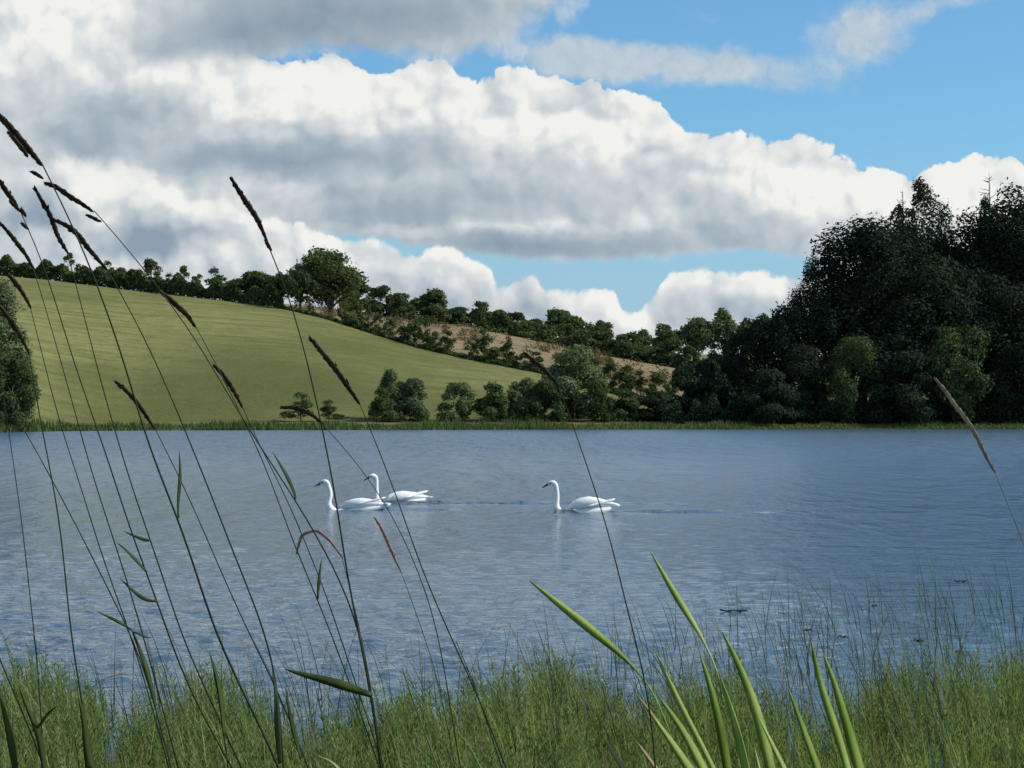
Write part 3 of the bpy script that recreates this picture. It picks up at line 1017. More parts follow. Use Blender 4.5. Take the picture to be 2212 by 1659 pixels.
# ------------------------------------------------------------------ swans
def feather_mat(name, a, b):
    m, N, out = material(name)
    tc = N.n('ShaderNodeTexCoord').outputs['Object']
    n = N.noise(N.vm('MULTIPLY', tc, (14, 40, 40)), 1.0, 4, 0.6)
    p = N.n('ShaderNodeBsdfPrincipled')
    N.put(p.inputs['Base Color'], N.mix(N.sstep(n, 0.35, 0.65), a, b))
    p.inputs['Roughness'].default_value = 0.8
    p.inputs['Specular IOR Level'].default_value = 0.2
    p.inputs['Subsurface Weight'].default_value = 0.15
    p.inputs['Subsurface Radius'].default_value = (0.02, 0.02, 0.02)
    bp = N.n('ShaderNodeBump')
    bp.inputs['Strength'].default_value = 0.35
    bp.inputs['Distance'].default_value = 0.01
    N.put(bp.inputs['Height'], n)
    N.put(p.inputs['Normal'], bp.outputs[0])
    N.t.links.new(p.outputs[0], out.inputs[0])
    return m


M_SWAN = feather_mat('swan_plumage', (0.80, 0.80, 0.77), (0.88, 0.88, 0.86))
M_BILL = plain_mat('swan_bill', (0.05, 0.028, 0.015), (0.08, 0.038, 0.016), 8, 0.5)
M_MASK = plain_mat('swan_mask', (0.012, 0.012, 0.012), (0.02, 0.018, 0.016), 8, 0.5)


def ring(c, t, rs, ru, n=14):
    """Ring across a spine in the x-z plane."""
    t = Vector(t).normalized()
    up = Vector((0, 1, 0)).cross(t)
    if up.z < 0 and abs(t.z) < 0.9:
        up = -up
    return [Vector(c) + Vector((0, 1, 0)) * (math.cos(2 * math.pi * j / n) * rs) + up * (math.sin(2 * math.pi * j / n) * ru) for j in range(n)]


def spine_loft(mb, st, n=14, sub=4):
    """st: (x, z, half width, half height) along a spine, smoothed."""
    a = np.array(st, float)
    q = []
    m = len(a)
    for i in range(m - 1):
        p0, p1, p2, p3 = a[max(i - 1, 0)], a[i], a[i + 1], a[min(i + 2, m - 1)]
        for k_ in range(sub):
            t = k_ / sub
            q.append(0.5 * ((2 * p1) + (-p0 + p2) * t + (2 * p0 - 5 * p1 + 4 * p2 - p3) * t * t + (-p0 + 3 * p1 - 3 * p2 + p3) * t ** 3))
    q.append(a[-1])
    rings = []
    prev_up = None
    for i, s_ in enumerate(q):
        d = np.array(q[min(i + 1, len(q) - 1)]) - np.array(q[max(i - 1, 0)])
        t = Vector((d[0], 0, d[1])).normalized()
        up = Vector((0, 1, 0)).cross(t)
        if prev_up is None:
            if up.z < 0: up = -up
        elif up.dot(prev_up) < 0:
            up = -up
        prev_up = up
        c = Vector((s_[0], 0, s_[1]))
        rings.append([c + Vector((0, 1, 0)) * (math.cos(2 * math.pi * j / n) * max(s_[2], .002)) + up * (math.sin(2 * math.pi * j / n) * max(s_[3], .002)) for j in range(n)])
    mb.loft(rings)


def swan(px, py_water, label, yaw=0.0, neck=1.0, bend=0.0, lift=1.0):
    D = FPX * EYE / (py_water - HOR)
    p = P(px, py_water, D)
    o = thing('swan', (p.x, D, 0.0), label, 'swan', 'swans swimming in line', rz=yaw)
    nk = neck
    b = MB()
    spine_loft(b, [(1.18, 0.105, .012, .010), (1.08, 0.09, .06, .030), (0.96, 0.05, .12, .070), (0.78, 0.015, .175, .11), (0.55, -0.01, .195, .125), (0.33, -0.06, .17, .110), (0.17, -0.085, .12, .10),
                   (0.06, -0.02, .085, .080), (-0.005, 0.08, .066, .068), (-0.010, 0.17 * nk, .053, .054), (0.002 + bend, 0.27 * nk, .046, .047), (0.0 + bend, 0.37 * nk, .042, .043), (-0.012, 0.455 * nk, .041, .043),
                   (-0.03, 0.520 * nk, .043, .046), (-0.075, 0.556 * nk, .045, .047), (-0.13, 0.545 * nk, .039, .040), (-0.165, 0.525 * nk, .027, .027), (-0.18, 0.515 * nk, .012, .012)])
    link('body', b.mesh('swan_body', M_SWAN), o)
    hz = 0.53 * nk
    b = MB()
    spine_loft(b, [(-0.155, hz + .002, .027, .028), (-0.19, hz - .017, .023, .022), (-0.24, hz - .045, .019, .015), (-0.28, hz - .068, .012, .008)], 10, 3)
    bill = link('bill', b.mesh('swan_bill', M_BILL), o)
    b = MB()
    spine_loft(b, [(-0.148, hz + .022, .010, .008), (-0.168, hz + .020, .016, .014), (-0.19, hz + .004, .009, .007)], 8, 3)
    link('knob', b.mesh('bill_knob', M_MASK), bill)
    for s_ in (-1, 1):
        b = MB()
        b.tube([(-0.152, s_ * .010, hz + .010), (-0.146, s_ * .030, hz + .014), (-0.118, s_ * .043, hz + .020), (-0.10, s_ * .042, hz + .022)], [.012, .013, .010, .004], 6)
        link('face_mask', b.mesh('face_mask', M_MASK), o)
        b = MB()
        b.tube([(-0.105, s_ * .038, hz + .028), (-0.105, s_ * .0475, hz + .028)], [.006, .004], 8)
        link('eye', b.mesh('swan_eye', M_MASK), o)
    # folded wings, arched over the back, with long feathers at the tips
    for s_ in (-1, 1):
        b = MB()
        rings = []
        for (x, y, z, ry, rz) in ((0.24, .13, .09, .025, .03), (0.32, .15, .125, .055, .075), (0.46, .15, .165, .075, .095), (0.62, .135, .19, .080, .095), (0.80, .105, .185, .065, .075),
                                  (0.96, .07, .165, .042, .045), (1.10, .045, .145, .022, .022), (1.20, .03, .135, .006, .006)):
            rings.append([Vector((x, s_ * (y + math.cos(2 * math.pi * j / 14) * ry), z * lift + math.sin(2 * math.pi * j / 14) * rz)) for j in range(14)])
        b.loft(rings)
        wg = link('wing', b.mesh('swan_wing', M_SWAN), o)
        b = MB()
        for i in range(9):
            x0 = 0.50 + 0.05 * i
            z0 = 0.10 + 0.012 * i
            y0 = s_ * (.215 - 0.012 * i)
            e = (x0 + 0.30 - 0.012 * i, s_ * (.15 - 0.014 * i), z0 + 0.055)
            mid = (x0 + 0.15, s_ * (.212 - 0.0165 * i), z0 + 0.035)
            b.tube([(x0, y0, z0), mid, e], [.012, .022, .006], 6, 0.35)
        link('flight_feathers', b.mesh('flight_feathers', M_SWAN), wg)
    b = MB()
    for i in range(-3, 4):
        b.tube([(1.02, i * .020, .095), (1.12, i * .030, .118), (1.20, i * .034, .122)], [.020, .022, .004], 6, 0.4)
    link('tail', b.mesh('swan_tail', M_SWAN), o)
    return o


swan(1203, 1106, 'white swan swimming alone at the right, its neck held straight up', R(3), 1.0, 0.0, 1.05)
swan(711, 1101, 'leading white swan at the left, its neck crossed by a grass stem', R(-4), 0.98, 0.016, 0.72)
swan(814, 1087, 'white swan swimming just behind the leading one, its neck over the other\'s back', R(20), 1.03, -0.012, 0.82)

# bits of weed adrift
M_WEED = plain_mat('wet_weed', (0.012, 0.016, 0.010), (0.03, 0.035, 0.018), 20, 0.5)
for (px, py, wpx, lab) in ((1585, 1322, 58, 'long dark strand of weed adrift right of the iris leaves'), (1745, 1364, 20, 'short dark weed scrap adrift behind the rush tops'),
                           (1820, 1379, 24, 'dark weed scrap adrift just right of the shortest one'), (1985, 1386, 22, 'dark weed scrap adrift among the thin rushes'),
                           (2070, 1410, 14, 'tiny round weed scrap adrift among the thin rushes'), (1888, 1311, 10, 'tiny dark weed speck adrift in open water'),
                           (2265 - 190, 1258, 26, 'curled dark weed adrift in open grey water')):
    D = FPX * EYE / (py - HOR)
    L_ = wpx * D / FPX
    b = MB()
    q = [Vector((L_ * (t - .5), 0.10 * L_ * math.sin(t * 9 + px), 0.006 + 0.006 * math.sin(t * 13 + px))) for t in np.linspace(0, 1, 9)]
    b.tube(q, [0.003 + 0.012 * L_ * (1 - abs(i - 4) / 5) + 0.006 * abs(math.sin(i * 2.1 + px)) for i in range(9)], 6)
    o = link('drifting_weed', b.mesh('drifting_weed', M_WEED))
    o.location = P(px, py, D)
    o.location.z = 0.01
    tag(o, lab, 'water weed', 'weed adrift on the lake')


# ------------------------------------------------------------------ tall reed grasses on the near bank
def stem_mat(name, a, b, trans=0.0, spec=0.3):
    m, N, out = material(name)
    g = N.n('ShaderNodeNewGeometry')
    n = N.noise(N.vm('MULTIPLY', g.outputs['Position'], (60, 60, 9)), 1.0, 3, 0.6)
    f = N.add(N.mul(N.sub(g.outputs['Random Per Island'], .5), 0.6), n)
    p = N.n('ShaderNodeBsdfPrincipled')
    c = N.mix(N.sstep(f, 0.3, 0.75), a, b)
    N.put(p.inputs['Base Color'], c)
    p.inputs['Roughness'].default_value = 0.5
    p.inputs['Specular IOR Level'].default_value = spec
    if trans:
        tr = N.n('ShaderNodeBsdfTranslucent')
        N.put(tr.inputs[0], N.mix(1.0, c, (1.3, 1.35, 0.5), 'MULTIPLY'))
        ms = N.n('ShaderNodeMixShader')
        ms.inputs[0].default_value = trans
        N.t.links.new(p.outputs[0], ms.inputs[1])
        N.t.links.new(tr.outputs[0], ms.inputs[2])
        N.t.links.new(ms.outputs[0], out.inputs[0])
    else:
        N.t.links.new(p.outputs[0], out.inputs[0])
    return m


M_STEM = stem_mat('grass_stem', (0.014, 0.024, 0.012), (0.034, 0.050, 0.020), 0.0, 0.12)
M_STEML = stem_mat('pale_grass_stem', (0.10, 0.14, 0.05), (0.18, 0.22, 0.08))
M_BLADE = stem_mat('grass_blade', (0.028, 0.048, 0.012), (0.070, 0.100, 0.026), 0.30, 0.12)
M_SEED = stem_mat('dark_seed_head', (0.018, 0.012, 0.007), (0.050, 0.032, 0.018), 0.08, 0.06)
M_SEEDP = stem_mat('pink_seed_head', (0.22, 0.10, 0.075), (0.36, 0.20, 0.14), 0.2)
M_SEEDT = stem_mat('tan_seed_head', (0.17, 0.13, 0.08), (0.36, 0.29, 0.18), 0.15)
M_DRY = stem_mat('dry_leaf', (0.24, 0.20, 0.09), (0.34, 0.27, 0.13), 0.35)


def smooth(pts, sub=5):
    a = np.array([list(p) for p in pts], float)
    m = len(a)
    q = []
    for i in range(m - 1):
        p0, p1, p2, p3 = a[max(i - 1, 0)], a[i], a[i + 1], a[min(i + 2, m - 1)]
        for k_ in range(sub):
            t = k_ / sub
            q.append(0.5 * ((2 * p1) + (-p0 + p2) * t + (2 * p0 - 5 * p1 + 4 * p2 - p3) * t * t + (-p0 + 3 * p1 - 3 * p2 + p3) * t ** 3))
    q.append(a[-1])
    return [Vector(x) for x in q]


def bank_h(x, y):
    return float(bank_z(np.array(x), np.array(y)))


def relax(pts, step, passes=5):
    """Even spacing along a path, corners eased."""
    a = np.array([list(p) for p in pts])
    d = np.concatenate([[0], np.cumsum(np.linalg.norm(np.diff(a, axis=0), axis=1))])
    n = max(6, int(d[-1] / step))
    t = np.linspace(0, d[-1], n + 1)
    q = np.stack([np.interp(t, d, a[:, k_]) for k_ in range(3)], -1)
    for _ in range(passes):
        q[1:-1] = 0.25 * q[:-2] + 0.5 * q[1:-1] + 0.25 * q[2:]
    return [Vector(x) for x in q]


def down_to(b, t, root):
    """From point b, heading t, down to the root in one easy curve."""
    l = (b - root).length
    c1, c2 = b + t * l * 0.35, root + Vector((0, 0, l * 0.4))
    out = []
    for u in (0.06, 0.13, 0.22, 0.33, 0.46, 0.6, 0.75, 0.88, 1.0):
        out.append((1 - u) ** 3 * b + 3 * u * (1 - u) ** 2 * c1 + 3 * u * u * (1 - u) * c2 + u ** 3 * root)
    return out


def blade(mb, pts, width, thin=0.05, taper=9.0, twist=0.0, foot=1.0, turn=0.0, narrow=None):
    """A leaf blade from base to tip: a thin folded section, even in width, drawn to a point over the last part."""
    m = len(pts)
    s_ = [0.0]
    for i in range(m - 1, 0, -1):
        s_.append(s_[-1] + (pts[i] - pts[i - 1]).length)
    s_ = s_[::-1]                                             # distance from the tip
    rings = []
    for i, p in enumerate(pts):
        t = (pts[min(i + 1, m - 1)] - pts[max(i - 1, 0)]).normalized()
        f = i / (m - 1)
        wd = width * 0.5 * max(0.05, min(1.0, s_[i] / (taper * width)) ** 0.62) * (foot + (1 - foot) * min(1, max(0, f - max(0, 0.6 - foot)) / 0.35))
        if narrow:
            wd *= 1 - 0.78 * min(1.0, max(0.0, (s_[i] - narrow[0]) / (narrow[1] - narrow[0])))
        view = Vector((0.85, -1, 0.35)).normalized()
        view = Matrix.Rotation(turn + twist * min(1.0, s_[i] / 0.45), 3, t) @ view
        sd_ = t.cross(view)
        if sd_.length < 1e-3:
            sd_ = t.orthogonal()
        sd_.normalize()
        nr = sd_.cross(t).normalized()
        rings.append([p + sd_ * wd + nr * wd * .12, p + nr * wd * thin, p - sd_ * wd + nr * wd * .12, p - nr * wd * (thin + .06)])
    mb.loft(rings)


def seed_head(mb, pts, rad, rng):
    """Packed spikelets round the top of a stem."""
    m = len(pts)
    L_ = sum((pts[i + 1] - pts[i]).length for i in range(m - 1))
    mb.tube(pts, [rad * 0.66 * (0.30 + math.sin(math.pi * (0.12 + 0.8 * i / (m - 1)))) * (1 + 0.16 * math.sin(i * 2.3 + m)) for i in range(m)], 5)
    n = int(max(26, min(130, L_ / rad * 7)))
    lump = rng.uniform(0, 6)
    for i in range(n):
        f = (i + rng.random()) / n
        k_ = min(int(f * (m - 1)), m - 2)
        p = pts[k_].lerp(pts[k_ + 1], f * (m - 1) - k_)
        t = (pts[k_] - pts[k_ + 1]).normalized()           # towards the tip
        o = Vector((rng.gauss(0, 1), rng.gauss(0, 1), rng.gauss(0, 1)))
        o = (o - t * o.dot(t)).normalized()
        env = rad * (0.30 + 0.8 * math.sin(math.pi * min(0.95, 0.06 + f * 0.95)) ** 0.8) * (1 + 0.6 * math.sin(f * 15 + lump) * math.sin(f * 37 + 2 * lump))
        d = (t * 1.3 + o * 0.55).normalized()
        l = rad * rng.uniform(0.9, 1.7)
        c = p + o * env * rng.uniform(0.25, 0.62)
        r_ = l * 0.23
        a_ = d.orthogonal().normalized(); b_ = d.cross(a_)
        mb.add([c - d * l * .5, c + a_ * r_, c + b_ * r_, c - a_ * r_, c - b_ * r_, c + d * l * .6],
               [(0, 2, 1), (0, 3, 2), (0, 4, 3), (0, 1, 4), (5, 1, 2), (5, 2, 3), (5, 3, 4), (5, 4, 1)])


def to3(pts, D, lean=0.0):
    n = max(1, len(pts) - 1)
    return [P(x, y, D + lean * i / n) for i, (x, y) in enumerate(pts)]


def reed(label, D, path, head=None, side=(), hw=7.0, sw=2.6, leaves=(), seedmat=None, stemmat=None, group='tall reed grasses on the near bank', seed=0):
    """One grass: path and head are given from the tip downwards; the stem goes on down to the bank."""
    rng = random.Random(seed + int(D * 100))
    px = D / FPX
    p3 = to3(path, D, 0.10)
    a, b = p3[-2], p3[-1]
    t = (b - a).normalized()
    zb = bank_h(b.x, b.y)
    slope = t.x / max(0.3, -t.z)
    root = Vector((b.x + slope * (b.z - zb) * 0.45, b.y + 0.04, zb - 0.04))
    full = relax(smooth(p3, 4) + down_to(b, t, root), 0.02, 10)
    root = full[-1].copy()
    o = thing('reed_grass', root, label, 'grass', group)
    o['kind'] = 'thing'
    rel = [p - root for p in full]
    m = len(rel)
    mb = MB()
    mb.tube(rel, [px * sw * 1.06 * (0.45 + 0.75 * min(1, i / (m * 0.55))) for i in range(m)], 6)
    link('stem', mb.mesh('grass_stem', stemmat or M_STEM), o)
    mb = MB()
    for f in (0.45, 0.72):                                     # the knots in the straw
        i = int(f * m)
        d = (rel[i + 1] - rel[i - 1]).normalized() * px * 5
        mb.tube([rel[i] - d, rel[i], rel[i] + d], [px * sw * 1.05, px * sw * 1.55, px * sw * 1.05], 6)
    link('stem_node', mb.mesh('stem_node', stemmat or M_STEM), o)
    if head:
        mb = MB()
        hp = [p - root for p in smooth(to3(head, D - 0.004), 5)]
        seed_head(mb, hp, px * hw * 0.86, rng)
        for s_ in side:
            sp_ = [p - root for p in smooth(to3(s_, D - 0.01), 4)]
            seed_head(mb, sp_, px * hw * 0.62, rng)
        link('seed_head', mb.mesh('seed_head', seedmat or M_SEED, False), o)
    pl = [q for q in smooth([(x_, y_, 0) for x_, y_ in path], 6)]
    for pts, wd in leaves:
        mb = MB()
        e = Vector((*pts[-1], 0))
        nq = min(pl, key=lambda q: (q - e).length)
        if 2 < (nq - e).length < 50:                           # the blade springs from the straw
            pts = list(pts) + [(nq.x, nq.y)]
        lp = [p - root for p in smooth(to3(list(reversed(pts)), D - 0.015), 5)]
        blade(mb, relax(lp, 0.006, 3), px * wd, 0.06, 6.0, 0.5, 0.55, rng.uniform(-0.3, 0.3))
        link('leaf', mb.mesh('grass_leaf', M_STEML if stemmat is M_STEML else M_BLADE), o)
    return o


reed('tallest reed grass, its split dark head bowed into the left edge against the cloud', 2.30,
     [(89, 350), (107, 387), (135, 438), (161, 494), (187, 550), (205, 606), (229, 662), (252, 728), (275, 803), (299, 886), (308, 938), (339, 1013), (370, 1079), (400, 1162), (427, 1241), (449, 1325), (471, 1391),
      (506, 1457), (541, 1523), (576, 1598), (603, 1659)], [(-26, 226), (0, 252), (28, 282), (55, 315), (76, 340), (89, 356)], [[(18, 285), (40, 312), (60, 338)]], 10.5, 3.2,
     [([(387, 973), (389, 1030), (385, 1075), (383, 1114)], 11)], seed=1)
reed('reed grass with a long arched dark head crossing the tallest stem', 2.42,
     [(231, 581), (261, 630), (303, 709), (336, 779), (369, 854), (397, 919), (427, 1004), (458, 1061), (475, 1123), (502, 1189), (532, 1263), (559, 1325), (581, 1382), (594, 1435), (603, 1501), (607, 1567)],
     [(113, 474), (135, 483), (154, 494), (172, 512), (187, 532), (209, 558), (231, 583)], [], 8.5, 2.6, [([(588, 1448), (596, 1500), (598, 1567), (604, 1650)], 30), ([(616, 1483), (628, 1554), (650, 1640)], 16)], seed=2)
reed('reed grass with a dark head slanting right and one loose spikelet below it', 2.55,
     [(203, 455), (229, 483), (261, 518), (308, 576), (359, 644), (397, 690), (457, 788), (509, 882), (537, 925), (568, 977), (607, 1030), (638, 1079), (678, 1145), (722, 1224), (761, 1307), (779, 1365), (792, 1426),
      (800, 1480), (812, 1560)], [(98, 396), (118, 402), (150, 424), (176, 440), (200, 457)], [[(186, 464), (202, 471), (217, 479)], [(67, 370), (80, 377), (93, 386)]], 8.0, 2.3,
     [([(588, 975), (605, 1003), (625, 1039), (642, 1082)], 11)], seed=3)
reed('reed grass whose dark head hangs just below the skyline hedge', 2.62,
     [(422, 704), (448, 740), (487, 830), (530, 915), (568, 985), (594, 1061), (620, 1140), (651, 1215), (686, 1294), (713, 1360), (748, 1457), (775, 1530)],
     [(346, 630), (365, 645), (387, 665), (404, 681), (422, 706)], [], 8.5, 2.0, [([(695, 1207), (690, 1240), (686, 1290)], 9)], seed=4)
reed('reed grass with a short dark head halfway down the pasture', 2.75, [(523, 877), (540, 920), (560, 970), (598, 1026), (629, 1096), (660, 1175), (691, 1246), (722, 1334), (757, 1444), (790, 1540)],
     [(462, 790), (478, 805), (492, 825), (508, 850), (523, 879)], [], 7.0, 2.0, seed=5)
reed('reed grass with a dark head just above the far waterline', 2.70, [(334, 924), (358, 970), (387, 1030), (433, 1127), (462, 1202), (497, 1277), (528, 1347), (554, 1409), (585, 1453), (622, 1545)],
     [(249, 824), (270, 842), (294, 868), (314, 896), (334, 926)], [], 7.0, 2.2, seed=6)
reed('reed grass with the dark head standing clear against white cloud', 2.40,
     [(577, 525), (588, 541), (611, 597), (635, 672), (653, 728), (667, 793), (686, 877), (700, 943), (713, 1004), (730, 1100), (744, 1210), (757, 1290), (774, 1356), (788, 1435), (805, 1514), (814, 1589), (823, 1655)],
     [(499, 384), (514, 410), (532, 437), (551, 466), (564, 492), (577, 522)], [[(574, 520), (579, 530), (586, 541)]], 8.5, 2.9, [([(616, 1446), (650, 1456), (704, 1470), (750, 1484), (797, 1501)], 24)], seed=7)
reed('reed grass with a thick dark head right of the middle of the pasture', 2.50,
     [(775, 868), (803, 933), (832, 1004), (858, 1074), (880, 1140), (902, 1205), (928, 1275), (985, 1400), (1040, 1520), (1090, 1650)],
     [(669, 730), (688, 752), (708, 777), (728, 802), (745, 826), (760, 848), (776, 872)], [], 8.5, 2.4, seed=8)
reed('reed grass with an arched dark head over the two small shore bushes', 2.66, [(695, 914), (722, 943), (766, 990), (805, 1040), (845, 1108), (880, 1170), (905, 1240), (940, 1330), (965, 1480), (985, 1600)],
     [(607, 881), (628, 880), (653, 886), (675, 897), (697, 915)], [], 7.0, 1.8, seed=9)
reed('reed grass with a broken dark head at the left edge, below the tallest', 2.45,
     [(43, 454), (59, 478), (75, 521), (93, 561), (118, 640), (145, 740), (175, 830), (200, 900), (216, 938), (242, 1017), (260, 1083), (282, 1145), (304, 1211), (328, 1263), (352, 1334), (374, 1400), (389, 1453),
      (418, 1510), (462, 1589), (497, 1650)], [(-14, 375), (0, 393), (16, 417), (28, 432), (38, 447)], [[(20, 433), (32, 445), (45, 458)], [(45, 450), (51, 460), (56, 468)], [(46, 482), (53, 488), (61, 495)]], 8.0, 2.4,
     [([(251, 1171), (270, 1186), (295, 1212), (317, 1236)], 13), ([(260, 1250), (280, 1270), (300, 1287), (322, 1302)], 10)], seed=10)
reed('reed grass with an upright dark head touching the skyline at the half-bare tree', 2.58,
     [(144, 542), (165, 610), (185, 700), (210, 790), (232, 885), (253, 938), (273, 1017), (295, 1087), (326, 1167), (348, 1233), (374, 1316), (396, 1391), (422, 1444), (458, 1514), (488, 1589), (520, 1655)],
     [(74, 404), (88, 430), (103, 455), (114, 480), (124, 508), (135, 528), (146, 546)], [], 7.5, 2.2, [([(266, 1147), (290, 1158), (326, 1172)], 9)], seed=11)
reed('reed grass with a straight dark head leaving the left edge beneath the broken one', 2.80,
     [(71, 577), (95, 650), (125, 760), (155, 860), (174, 938), (198, 1021), (224, 1101), (246, 1167), (268, 1233), (286, 1294), (304, 1351), (321, 1417), (343, 1501), (370, 1600)],
     [(0, 482), (18, 502), (37, 526), (55, 550), (72, 579)], [], 7.0, 2.0, seed=12)
reed('reed grass with a dark head low on the left edge where the pasture starts', 2.85,
     [(65, 662), (80, 720), (100, 800), (120, 880), (134, 938), (163, 1013), (189, 1096), (211, 1175), (233, 1237), (260, 1312), (277, 1351), (300, 1430), (330, 1530), (360, 1640)],
     [(-8, 572), (16, 592), (38, 617), (54, 642), (66, 665)], [], 7.0, 1.9, seed=13)
reed('reed grass with its dark head over the tree on the left edge', 2.48,
     [(62, 760), (75, 840), (92, 938), (108, 1013), (123, 1079), (134, 1162), (143, 1259), (150, 1360), (163, 1435), (176, 1505), (189, 1589), (198, 1655)],
     [(-10, 652), (10, 676), (30, 704), (46, 730), (63, 763)], [], 7.5, 2.5, [([(168, 1500), (180, 1550), (190, 1633), (200, 1700)], 26)], seed=14)
reed('headless upright stem nearest the left edge over the water', 2.9, [(8, 862), (20, 938), (33, 1026), (46, 1118), (57, 1211), (66, 1303), (77, 1391), (86, 1501), (90, 1567)], None, (), 7, 1.8, seed=15)
reed('headless slanting stem that crosses two others at the left over the water', 2.76,
     [(30, 890), (57, 938), (103, 1013), (121, 1057), (154, 1114), (189, 1180), (224, 1255), (264, 1334), (290, 1373), (304, 1422), (326, 1492), (352, 1589)], None, (), 7, 2.2,
     [([(207, 1320), (245, 1338), (282, 1358)], 9), ([(282, 1354), (300, 1400), (317, 1448), (335, 1520)], 15), ([(330, 1376), (316, 1380), (290, 1362)], 8)], seed=16)
reed('lone reed grass in the middle, its dark head before the shore willow', 2.6,
     [(1205, 830), (1225, 880), (1242, 928), (1275, 1030), (1305, 1110), (1330, 1210), (1350, 1300), (1380, 1410), (1405, 1520), (1415, 1650)],
     [(1131, 762), (1150, 777), (1170, 794), (1188, 812), (1206, 834)], [], 7.0, 2.4, seed=17)
reed('reed grass with a sunlit tan head against the dark wood at the right edge', 2.35,
     [(2148, 1016), (2165, 1070), (2195, 1130), (2225, 1200), (2260, 1350), (2290, 1600)], [(2019, 817), (2042, 845), (2062, 874), (2086, 905), (2108, 940), (2128, 982), (2149, 1020)], [], 7.0, 2.0,
     (), M_SEEDT, M_STEML, seed=18)
reed('grass with a pinkish head arched over like a hook left of centre', 2.9, [(738, 1202), (752, 1250), (768, 1320), (790, 1420), (806, 1500), (815, 1600)],
     [(641, 1196), (646, 1174), (655, 1155), (682, 1147), (700, 1157), (718, 1175), (739, 1204)], [], 5.0, 1.5, (), M_SEEDP, None, seed=19)
reed('grass with a straight pinkish head below the pair of swans', 2.95, [(865, 1232), (885, 1285), (915, 1370), (945, 1460), (972, 1600)],
     [(809, 1118), (822, 1138), (833, 1160), (842, 1182), (852, 1205), (866, 1235)], [], 5.0, 1.5, (), M_SEEDP, None, seed=20)
reed('pale light-green stem low among the rushes left of centre', 2.7, [(868, 1440), (890, 1510), (915, 1575), (945, 1655)], None, (), 7, 2.8, [([(680, 1632), (702, 1638), (728, 1655), (750, 1690)], 12)], None, M_STEML, seed=21)
reed('dark leafy grass in the lower left corner', 2.3, [(-12, 1395), (8, 1450), (35, 1510), (70, 1580), (95, 1655)], None, (), 7, 3.0,
     [([(-6, 1480), (8, 1530), (24, 1600), (36, 1690)], 22), ([(40, 1480), (60, 1530), (84, 1590), (100, 1690)], 16), ([(130, 1522), (100, 1540), (85, 1575)], 8)], seed=22)
reed('dark grass with a broad sheath leaf left of centre in the rushes', 2.6, [(456, 1418), (470, 1490), (480, 1560), (492, 1650)], None, (), 7, 2.6,
     [([(452, 1408), (466, 1455), (476, 1505), (484, 1590)], 16)], seed=23)
reed('thin dark grass with one knotted node in the middle of the rushes', 2.75, [(985, 1385), (1000, 1420), (1022, 1470), (1046, 1540), (1075, 1630)], None, (), 7, 2.0,
     [([(1018, 1458), (1026, 1478), (1030, 1502)], 12)], seed=24)


# ------------------------------------------------------------------ broad iris leaves at the lower right
def iris(label, D, leaves, root_px):
    b0 = P(root_px, 1659, D)
    root = Vector((b0.x, D, bank_h(b0.x, D) - 0.02))
    o = thing('iris_plant', root, label, 'water iris', 'iris plants on the near bank')
    for i, (pts, wd, mat, dd, tw) in enumerate(leaves):
        px = (D + dd) / FPX
        p3 = [P(x, y, D + dd) for x, y in pts]              # tip first
        a, b = p3[-2], p3[-1]
        tg = (b - a).normalized()
        foot = root + Vector((0.010 * (i - 2), dd * 0.2, 0))
        foot.x = 0.45 * foot.x + 0.55 * (b.x + tg.x / max(0.3, -tg.z) * (b.z - root.z) * 0.4)
        q = [p - root for p in reversed(relax(smooth(p3, 5) + down_to(b, (b - a).normalized(), foot), 0.018, 6))]
        mb = MB()
        blade(mb, q, px * wd * 0.88, 0.03, 8.5, 1.35 * tw, 0.8, -0.75 * tw, ((0.09, 0.19) if wd == 27 else (0.07, 0.15) if wd == 24 and len(pts) > 6 else None))
        link('leaf', mb.mesh('iris_leaf', mat), o)
    return o




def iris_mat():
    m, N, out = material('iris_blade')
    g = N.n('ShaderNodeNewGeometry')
    n1 = N.noise(g.outputs['Position'], 5.5, 2, 0.5)  # lit and shaded stretches of the bending blade, put into the colour
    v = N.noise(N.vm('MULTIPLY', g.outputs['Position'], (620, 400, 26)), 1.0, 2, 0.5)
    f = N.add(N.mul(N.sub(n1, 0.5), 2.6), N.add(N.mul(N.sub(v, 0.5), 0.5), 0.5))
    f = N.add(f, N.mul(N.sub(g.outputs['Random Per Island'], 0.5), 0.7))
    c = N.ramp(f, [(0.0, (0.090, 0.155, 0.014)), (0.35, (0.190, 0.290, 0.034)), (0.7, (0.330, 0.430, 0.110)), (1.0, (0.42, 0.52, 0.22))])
    p = N.n('ShaderNodeBsdfPrincipled')
    N.put(p.inputs['Base Color'], c)
    p.inputs['Roughness'].default_value = 0.55
    p.inputs['Specular IOR Level'].default_value = 0.3
    bp = N.n('ShaderNodeBump')
    bp.inputs['Strength'].default_value = 0.3
    bp.inputs['Distance'].default_value = 0.001
    N.put(bp.inputs['Height'], v)
    N.put(p.inputs['Normal'], bp.outputs[0])
    tr = N.n('ShaderNodeBsdfTranslucent')
    N.put(tr.inputs[0], N.mix(1.0, c, (1.3, 1.3, 0.4), 'MULTIPLY'))
    ms = N.n('ShaderNodeMixShader')
    ms.inputs[0].default_value = 0.42
    N.t.links.new(p.outputs[0], ms.inputs[1])
    N.t.links.new(tr.outputs[0], ms.inputs[2])
    N.t.links.new(ms.outputs[0], out.inputs[0])
    return m


